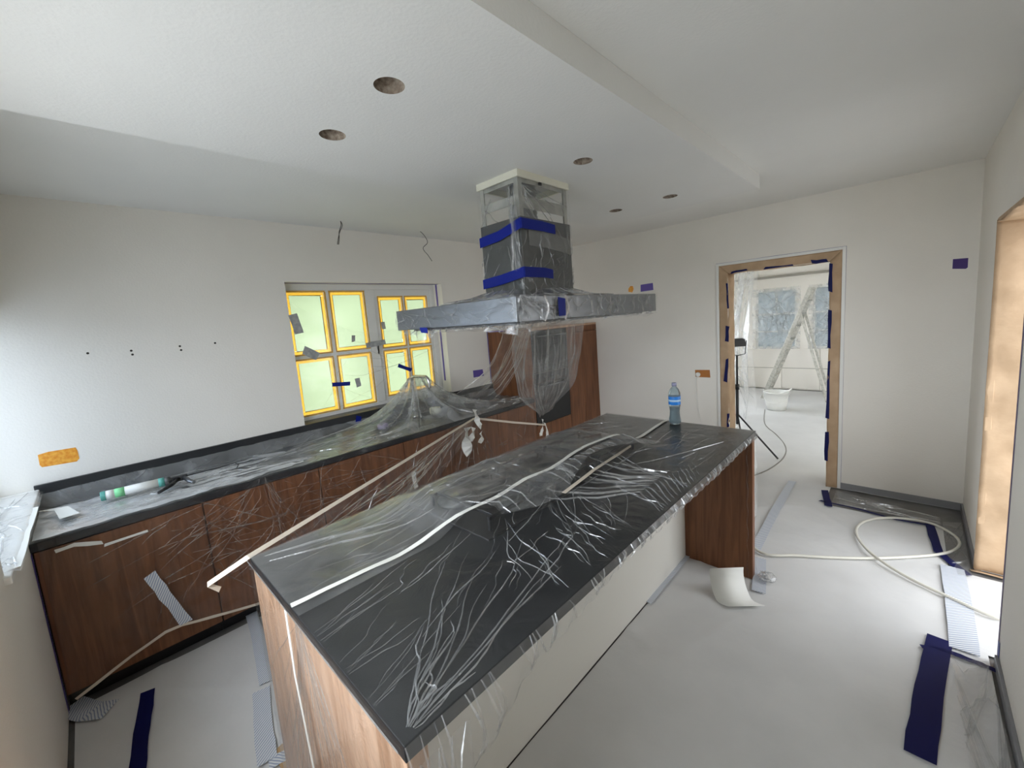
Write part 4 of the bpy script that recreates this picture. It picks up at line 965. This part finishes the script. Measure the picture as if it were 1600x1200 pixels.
# blue tapes on the chimney
for z, zz, e, lab in ((2.145, 2.10, .62, 'upper blue tape band around the chimney corner'), (1.905, 1.875, .52, 'lower blue tape band around the chimney corner')):
    N1, N2 = Vector((0, -1, 0)), Vector((1, 0, 0))
    P = [(KX0-.002, KY0-.014, zz), (KX0+.15, KY0-.016, zz+.01), (KX1+.012, KY0-.018, z), (KX1+.018, KY0-.012, z), (KX1+.018, KY0+.15, z-.0), (KX1+.016, KY0+.42*e, z-.005)]
    mb = MB(); wd = .026
    for i, p in enumerate(P):
        mb.v += [(p[0], p[1], p[2]-wd), (p[0], p[1], p[2]+wd*(1 if i < 5 else .9))]
        if i: b_ = 2*i; mb.f.append((b_-2, b_, b_+1, b_-1)); mb.m.append(0); mb.smooth.append(False)
    o = mb.build('blue_tape', BLUE); o.modifiers.new('t', 'SOLIDIFY').thickness = .001
    tag(o, lab, 'tape', 'blue tapes on the hood')
ribbon([(HX1+.018, on(878, 485, 'x', HX1+.018).y, HZ0+.015), (HX1+.018, on(878, 485, 'x', HX1+.018).y, HZ1-.012)], .05, (1, 0, 0), BLUE, 'blue_tape', 'upright blue tape on the right face of the hood canopy', 'tape', 'blue tapes on the hood', jag=.002)
p = on(666, 522, 'y', HY0-.005)
ribbon([(p.x-.035, HY0-.012, HZ0-.002), (p.x+.03, HY0-.014, HZ0-.006)], .03, (0, -1, 0), BLUE, 'blue_tape', 'small blue tape holding loose film under the left end of the hood', 'tape', 'blue tapes on the hood', jag=.003)
for q in ((.0, .0), ):
    pass
# white film edges beside the blue tape on canopy
for y in (1.33, 1.47):
    ribbon(smooth([(HX1+.02, y, HZ1), (HX1+.022, y+.02, (HZ0+HZ1)/2), (HX1+.018, y-.005, HZ0)], 5), .010, (1, 0, 0), FOLD, 'film_edge', None, parent=hf)

# =================================================================== DRAPED FILM OVER THE KITCHEN RUN
TPX, TPY = -3.2, 2.0
def tent(x, y):
    dx, dy = x-TPX, y-TPY; d = math.hypot(dx*1.1, dy*.75); a = math.atan2(dy, dx)
    d *= 1+.22*math.cos(7*a+1)+.12*math.cos(13*a)
    d = max(0, d-.05)
    return .375*math.exp(-d/.17)
def SA(u, v):     # v: 0 wall -> 1 front edge
    y = YN+.004+(3.10-YN)*u; x = XL+.004+(XC+.016-XL)*v
    z = TC+.005+.10*max(0, 1-v/.10)+.010*abs(nz(x, y, 0, 5, 3))+.006*abs(nz(x, y, 0, 14, 4))
    if 2.3 < y: z += .012*math.sin(y*9)*v*(1-v)*2
    if False: z = max(z, TC+.005+.055*math.exp(-((x+3.11)/.07)**2)*(1 if y > -.06 else .2))
    return (x, y, max(z, TC+.004+tent(x, y)*(1 if v < .999 else .0)*min(1, (1-v)*12)))
fa = []
for k in range(60):
    y = rng.uniform(YN, 1.1); v0 = rng.uniform(.08, .9); L = rng.uniform(.1, .5)
    fa.append((wiggle(((y-YN)/3.386, v0), ((y+L-YN)/3.386, v0+rng.uniform(-.2, .15)), 9, .01), rng.uniform(.005, .014), .006, int(rng.integers(1, 3))))
for k in range(34):   # radiating from the tap
    a = rng.uniform(-3.1, 3.1); L = rng.uniform(.25, .8); x1 = min(max(TPX+L*math.cos(a), XL+.05), XC); y1 = TPY+L*math.sin(a)*1.2
    fa.append((wiggle(((TPY-YN)/3.386+.02*math.sin(a), (TPX-XL)/.636+.05*math.cos(a)), ((y1-YN)/3.386, (x1-XL)/.636), 12, .006), rng.uniform(.008, .022), .010, int(rng.integers(1, 3))))
for k in range(30):
    y = rng.uniform(1.1, 1.8); v0 = rng.uniform(.4, .95); fa.append((wiggle(((y-YN)/3.386, v0), ((y+rng.uniform(.15, .5)-YN)/3.386, v0+rng.uniform(-.1, .1)), 9, .01), .006, .005, 2))
for k in range(22):
    y = rng.uniform(2.3, 3.0); v0 = rng.uniform(.1, .9); fa.append((wiggle(((y-YN)/3.386, v0), ((min(y+rng.uniform(-.3, .4), 3.09)-YN)/3.386, v0+rng.uniform(-.2, .2)), 9, .03), .010, .010, 1))
ca = film('counter_film', SA, 260, 44, fa, [FILMC, FOLD, FOLDS], 'milky plastic sheet draped over the counter and peaked over the tap', 'plastic film')
FILMW = film_mat('film_folded', .85, col=(.88, .90, .92), gloss=.3, bump=.5, spec=.34, tmix=.05)
def S(u, v):
    y = YN+.012+1.10*u+.12*u*math.sin(v*9); x = XL+.14+(XC+.012-XL-.14)*v
    return (x, y, SA((min(y, 3)-YN-.004)/3.386, (x-XL-.004)/(XC+.012-XL))[2]+.004+.006*abs(nz(x, y, 0, 12, 3)))
film('folded_film', S, 60, 20, [(wiggle((rng.uniform(0, .5), v0), (rng.uniform(.4, 1), v0+rng.uniform(-.12, .1)), 10, .03), .012, .005, 1) for v0 in rng.uniform(.05, .95, 30)], [FILMW, FOLD], None, None, ca,
     keep=lambda u, v: u < .62+.5*nz(u*3, v*6, 3, 1.1) or (u < .95 and nz(u*2, v*9, 6, 1.3) > .0))
# the drop in front of the cabinet doors
HEM = [(-.26, .088), (-.065, .16), (.115, .219), (.48, .125), (1.0, .06), (3.1, .05)]
def hemz(y):
    for (a, b), (c, d) in zip(HEM, HEM[1:]):
        if y <= c: return b+(d-b)*max(0, (y-a)/(c-a))
    return .05
def SD(u, v):
    y = -.26+3.33*u; zt = TC+.012; zb = hemz(y); z = zt+(zb-zt)*v
    x = XC+.018+.035*v+.035*abs(nz(y, z, 0, 2.6, 2))*min(1, v*4)+.012*abs(nz(y, z, 0, 9, 6))
    return (x, y, z)
fd = []
for k in range(95):
    y = rng.uniform(.25, .75)
    u0 = rng.uniform(.12, .45) if k < 60 else rng.uniform(.4, 1); v0 = rng.uniform(.02, .6); a = rng.uniform(0, 3.14); L = rng.uniform(.08, .30)
    fd.append((wiggle((u0, v0), (u0+L*.7*math.cos(a), v0+L*3*abs(math.sin(a))*.8), 9, .006), rng.uniform(.003, .008), .005, int(rng.integers(1, 3))))
gu = (.98+.26)/3.33
for k in range(24):   # gathered at two pinches on the counter edge
    c = (.62+.26)/3.33 if k < 14 else (2.28+.26)/3.33
    fd.append((wiggle((c+rng.uniform(-.006, .006), .01), (c+rng.uniform(-.16, .12), rng.uniform(.3, 1)), 10, .012), rng.uniform(.004, .009), .006, 1))
for k in range(16):
    u0 = rng.uniform(.1, .4); v0 = rng.uniform(.15, .5); fd.append((wiggle((u0, v0), (u0+rng.uniform(.1, .25), v0+rng.uniform(-.08, .08)), 10, .02), .006, .006, 2))
film('front_film', SD, 150, 36, fd, [FILM, FOLDL, FOLDL], 'thin clear plastic hanging down in front of the walnut doors', 'plastic film')
ribbon([(SD((y+.26)/3.33, 1)[0]+.004, y, hemz(y)+.005) for y in np.linspace(-.25, .62, 14)], .014, (1, 0, 0), BTAPE, 'beige_tape', 'beige tape hem rising across the bottom of the left cabinet doors', 'tape', jag=.001)
def cab_rib(q, wd, m, name, lab, x=XC+.075, g=None, sub=3, jag=.004):
    return ribbon([on(a, b, 'x', x) for a, b in q], wd, (1, 0, 0), m, name, lab, 'tape', g, jag=jag, sub=sub)
cab_rib(((233, 898), (258, 930), (292, 972)), .05, STRIPE, 'hatched_tape', 'hatched tape piece stuck on the plastic in front of the leftmost cabinet')
cab_rib(((163, 852), (231, 829)), .012, WTAPE, 'film_edge_tape', 'thin whitish tape edge near the top of the leftmost cabinet', sub=2, jag=.001)
cab_rib(((86, 862), (116, 851), (160, 848)), .016, WTAPE, 'film_edge_tape', 'bright crumpled tape sliver high on the leftmost cabinet', sub=2, jag=.003)
cab_rib(((645, 738), (650, 763)), .035, WTAPE, 'tape_scrap', 'small white tape scrap hanging below the taut tape line', sub=2, jag=.006)

# taut beige tape line from the counter knot to the island corner, with plastic hanging from it
KN = Vector((-2.70, 2.22, .855)); IC = Vector((IX0-.004, IY0-.004, TI+.004))
END = on(324, 914, 'z', .845)
tl = ribbon([KN]+[KN.lerp(IC, t) for t in (.25, .5, .75)]+[IC, END, END+Vector((.012, .03, -.03))], .020, (.45, -.1, .88), BTAPE, 'beige_tape', 'long taut beige tape stretched from the counter edge to the near island corner', 'tape', jag=.0008)
def S(u, v):
    p = KN.lerp(IC, u); d = (.05+.30*math.sin(math.pi*u)**.8)*v
    return (p.x-.25*d+.02*nz(u*5, v*4, 1, 1.4), p.y-.05*d, p.z-d)
film('sagging_film', S, 60, 14, [(wiggle((rng.uniform(0, .8), rng.uniform(0, .5)), (rng.uniform(.2, 1), rng.uniform(.3, 1)), 10, .02), rng.uniform(.004, .010), .005, int(rng.integers(1, 3))) for _ in range(26)], [FILM, FOLDL, FOLDL], 'clear plastic sagging from the taut tape over the aisle', 'plastic film')
K2 = on(853, 664, 'x', -2.70)
ribbon([KN, KN.lerp(K2, .5)+Vector((0, 0, -.005)), K2], .018, (.9, -.2, .4), BTAPE, 'beige_tape', 'beige tape running from the knot to the strip hanging by the oven', 'tape', jag=.001)
# crumpled white tape ends at the knot
def crump(P, wd, name, lab, x=-2.66):
    P = [on(a, b, 'x', x)+Vector((random.uniform(-.012, .012), 0, 0)) for a, b in P]
    return ribbon(smooth(P, 3), wd, lambda t: (1, .8*math.sin(t*7), .3*math.cos(t*9)), WTAPE, name, lab, 'tape', 'crumpled white tape ends', jag=.007)
crump(((743, 640), (746, 655), (750, 668)), .045, 'tape_scrap', 'crumpled white tape knot at the counter edge')
crump(((731, 668), (729, 690), (732, 711)), .085, 'tape_scrap', 'largest crumpled white tape end hanging below the knot')
crump(((740, 668), (738, 690)), .05, 'tape_scrap', 'crumpled white tape end tucked behind the largest one')
crump(((751, 676), (753, 685), (747, 691)), .035, 'tape_scrap', 'short curled white tape end right of the largest one')
crump(((848, 655), (847, 672), (843, 672+9)), .03, 'tape_scrap', 'white tape tail at the foot of the hood film')
crump(((850, 660), (854, 675), (855, 684)), .03, 'tape_scrap', 'second white tape tail at the foot of the hood film')

# plastic hanging from the hood in front of the oven
A0 = Vector((HX0+.02, 2.05, HZ0)); A1 = Vector((HX1-.05, HY1, HZ0)); BB0 = on(843, 652, 'x', -2.60); BB1 = on(862, 640, 'x', -2.56)
A0 = on(800, 520, 'x', -1.95); A1 = on(912, 506, 'x', -1.75); A0.z = min(A0.z, HZ0-.0); A1.z = HZ0
def S(u, v):
    a = A0.lerp(A1, u); b = BB0.lerp(BB1, u); k = v**1.0
    c0 = BB0.lerp(BB1, .5); tp_ = a+(c0-(A0+A1)/2)*k
    g = 0 if v < .45 else ((v-.45)/.55)**1.3*(3-2*((v-.45)/.55)**1.3)*((v-.45)/.55)**.7
    g = min(g, 1); p = tp_.lerp(a.lerp(b, k), g); q = 0
    return (p.x+q*.7+.03*nz(u*7, v*2, 4, 1.5), p.y+q*.75, p.z-.05*math.sin(math.pi*v)+.012*nz(u*9, v*4, 1, 1))
fc = [(wiggle((q, rng.uniform(0, .2)), (min(max(q+rng.uniform(-.12, .12), 0), 1), rng.uniform(.6, 1)), 12, .02), rng.uniform(.006, .018), .008, int(rng.integers(1, 3))) for q in rng.uniform(0, 1, 46)]
film('hanging_film', S, 40, 60, fc, [FILMH, FOLD, FOLDS], 'gathered plastic hanging from the hood in front of the oven', 'plastic film')
# second swag from the hood to the counter beside the oven cabinet
C0 = on(790, 524, 'x', -2.0); C1 = on(835, 520, 'x', -1.95); C0.z = C1.z = HZ0
D0 = on(690, 630, 'x', -2.95); D1 = on(770, 625, 'x', -2.85)
def S(u, v):
    a = C0.lerp(C1, u); b = D0.lerp(D1, u); p = a.lerp(b, v); s = math.sin(math.pi*v)
    return (p.x-.12*s+.03*nz(u*5, v*3, 8, 1.5), p.y+.28*s*(1-.2*u), p.z-.06*s)
fc = [(wiggle((q, rng.uniform(0, .1)), (min(max(q+rng.uniform(-.2, .2), 0), 1), rng.uniform(.7, 1)), 12, .03), rng.uniform(.004, .012), .007, 1) for q in rng.uniform(0, 1, 14)]
film('swag_film', S, 24, 50, fc, [FILML, FOLDL, FOLD], 'twisted plastic swag sweeping from the hood down to the counter', 'plastic film')

# thin plastic across the window with tape bits on it
def S(u, v): return (XL+.012+.05*math.sin(3.14*u)*v*0+.01*nz(u*5, v*5, 2, 1.5), 1.12+1.38*u, .99+.98*v*(.95-.28*math.sin(3.14*u)))
fw = [(wiggle((.25, .45), (.95, .55), 14, .04), .012, .006, 1)]+[(wiggle((rng.uniform(0, 1), rng.uniform(0, .9)), (rng.uniform(0, 1), rng.uniform(0, 1)), 12, .04), .006, .004, 2) for _ in range(9)]
film('window_film', S, 40, 30, fw, [FILM, FOLDS, FOLDS], 'thin clear plastic hanging loosely across the window', 'plastic film')
WX = XL+.03
GT = noise_col(mat('grey_hatched_tape', (.35, .35, .33), .5), (.26, .27, .27), (.42, .42, .40), 40)
for q, wd, m, lab in ((((457, 491), (468, 521)), .065, GT, 'grey hatched tape at the left edge of the window'),
                      (((474, 547), (497, 557)), .065, GT, 'grey hatched tape on the lower corner of the upper left pane'),
                      (((572, 540), (602, 534)), .045, GT, 'grey hatched tape across the middle post of the window'),
                      (((552, 524), (552, 534)), .03, GT, 'small grey tape square in the middle of the window'),
                      (((598, 503), (600, 514)), .035, GT, 'small grey tape square on the upper right pane'),
                      (((558, 591), (561, 604)), .045, GT, 'small grey tape square on the lower middle pane'),
                      (((519, 601), (547, 599)), .033, BLUE, 'dark blue tape on the lower left window panes'),
                      (((622, 571), (643, 578)), .033, BLUE, 'dark blue tape above the tap on the window plastic'),
                      (((561, 650), (559, 662)), .045, BLUE, 'small blue tape on the sill below the window')):
    ribbon([on(a, b, 'x', WX) for a, b in q], wd, (1, 0, 0), m, 'window_tape', lab, 'tape', 'tapes on the window plastic', jag=.002, sub=2)

# plastic and tape on the near sill and counter end
def S(u, v): return (-3.35+1.17*u, YN-.2+.235*v, NZ0+.034+.006*abs(nz(u*9, v*4, 2, 1.5))-.05*max(0, v-.92)*12*.3)
film('sill_film', S, 40, 12, [(wiggle((rng.uniform(0, 1), rng.uniform(0, 1)), (rng.uniform(0, 1), rng.uniform(0, 1)), 8, .05), .01, .005, 1) for _ in range(20)], [FILMH, FOLD], 'white crinkled plastic taped along the near window sill', 'plastic film')
ribbon([(-2.2, YN+.02, NZ0+.031), (-3.0, YN+.02, NZ0+.031)], .03, Z, WTAPE, 'white_tape', 'white tape along the front of the near window sill', 'tape', jag=.002, sub=6)
q = [on(62, 799, 'z', .885), on(95, 795, 'z', .885), on(116, 801, 'z', .885), on(103, 812, 'z', .885)]
ribbon([q[0], q[1], (q[2]+q[3])/2], [.012, .05, .07], Z, PAPER, 'paper_label', 'torn white ribbed paper piece on the counter end', 'paper', jag=.004)

for o in SC.objects:
    if o.type == 'MESH' and o.parent is None and 'label' not in o and 'kind' not in o: print('UNTAGGED', o.name)
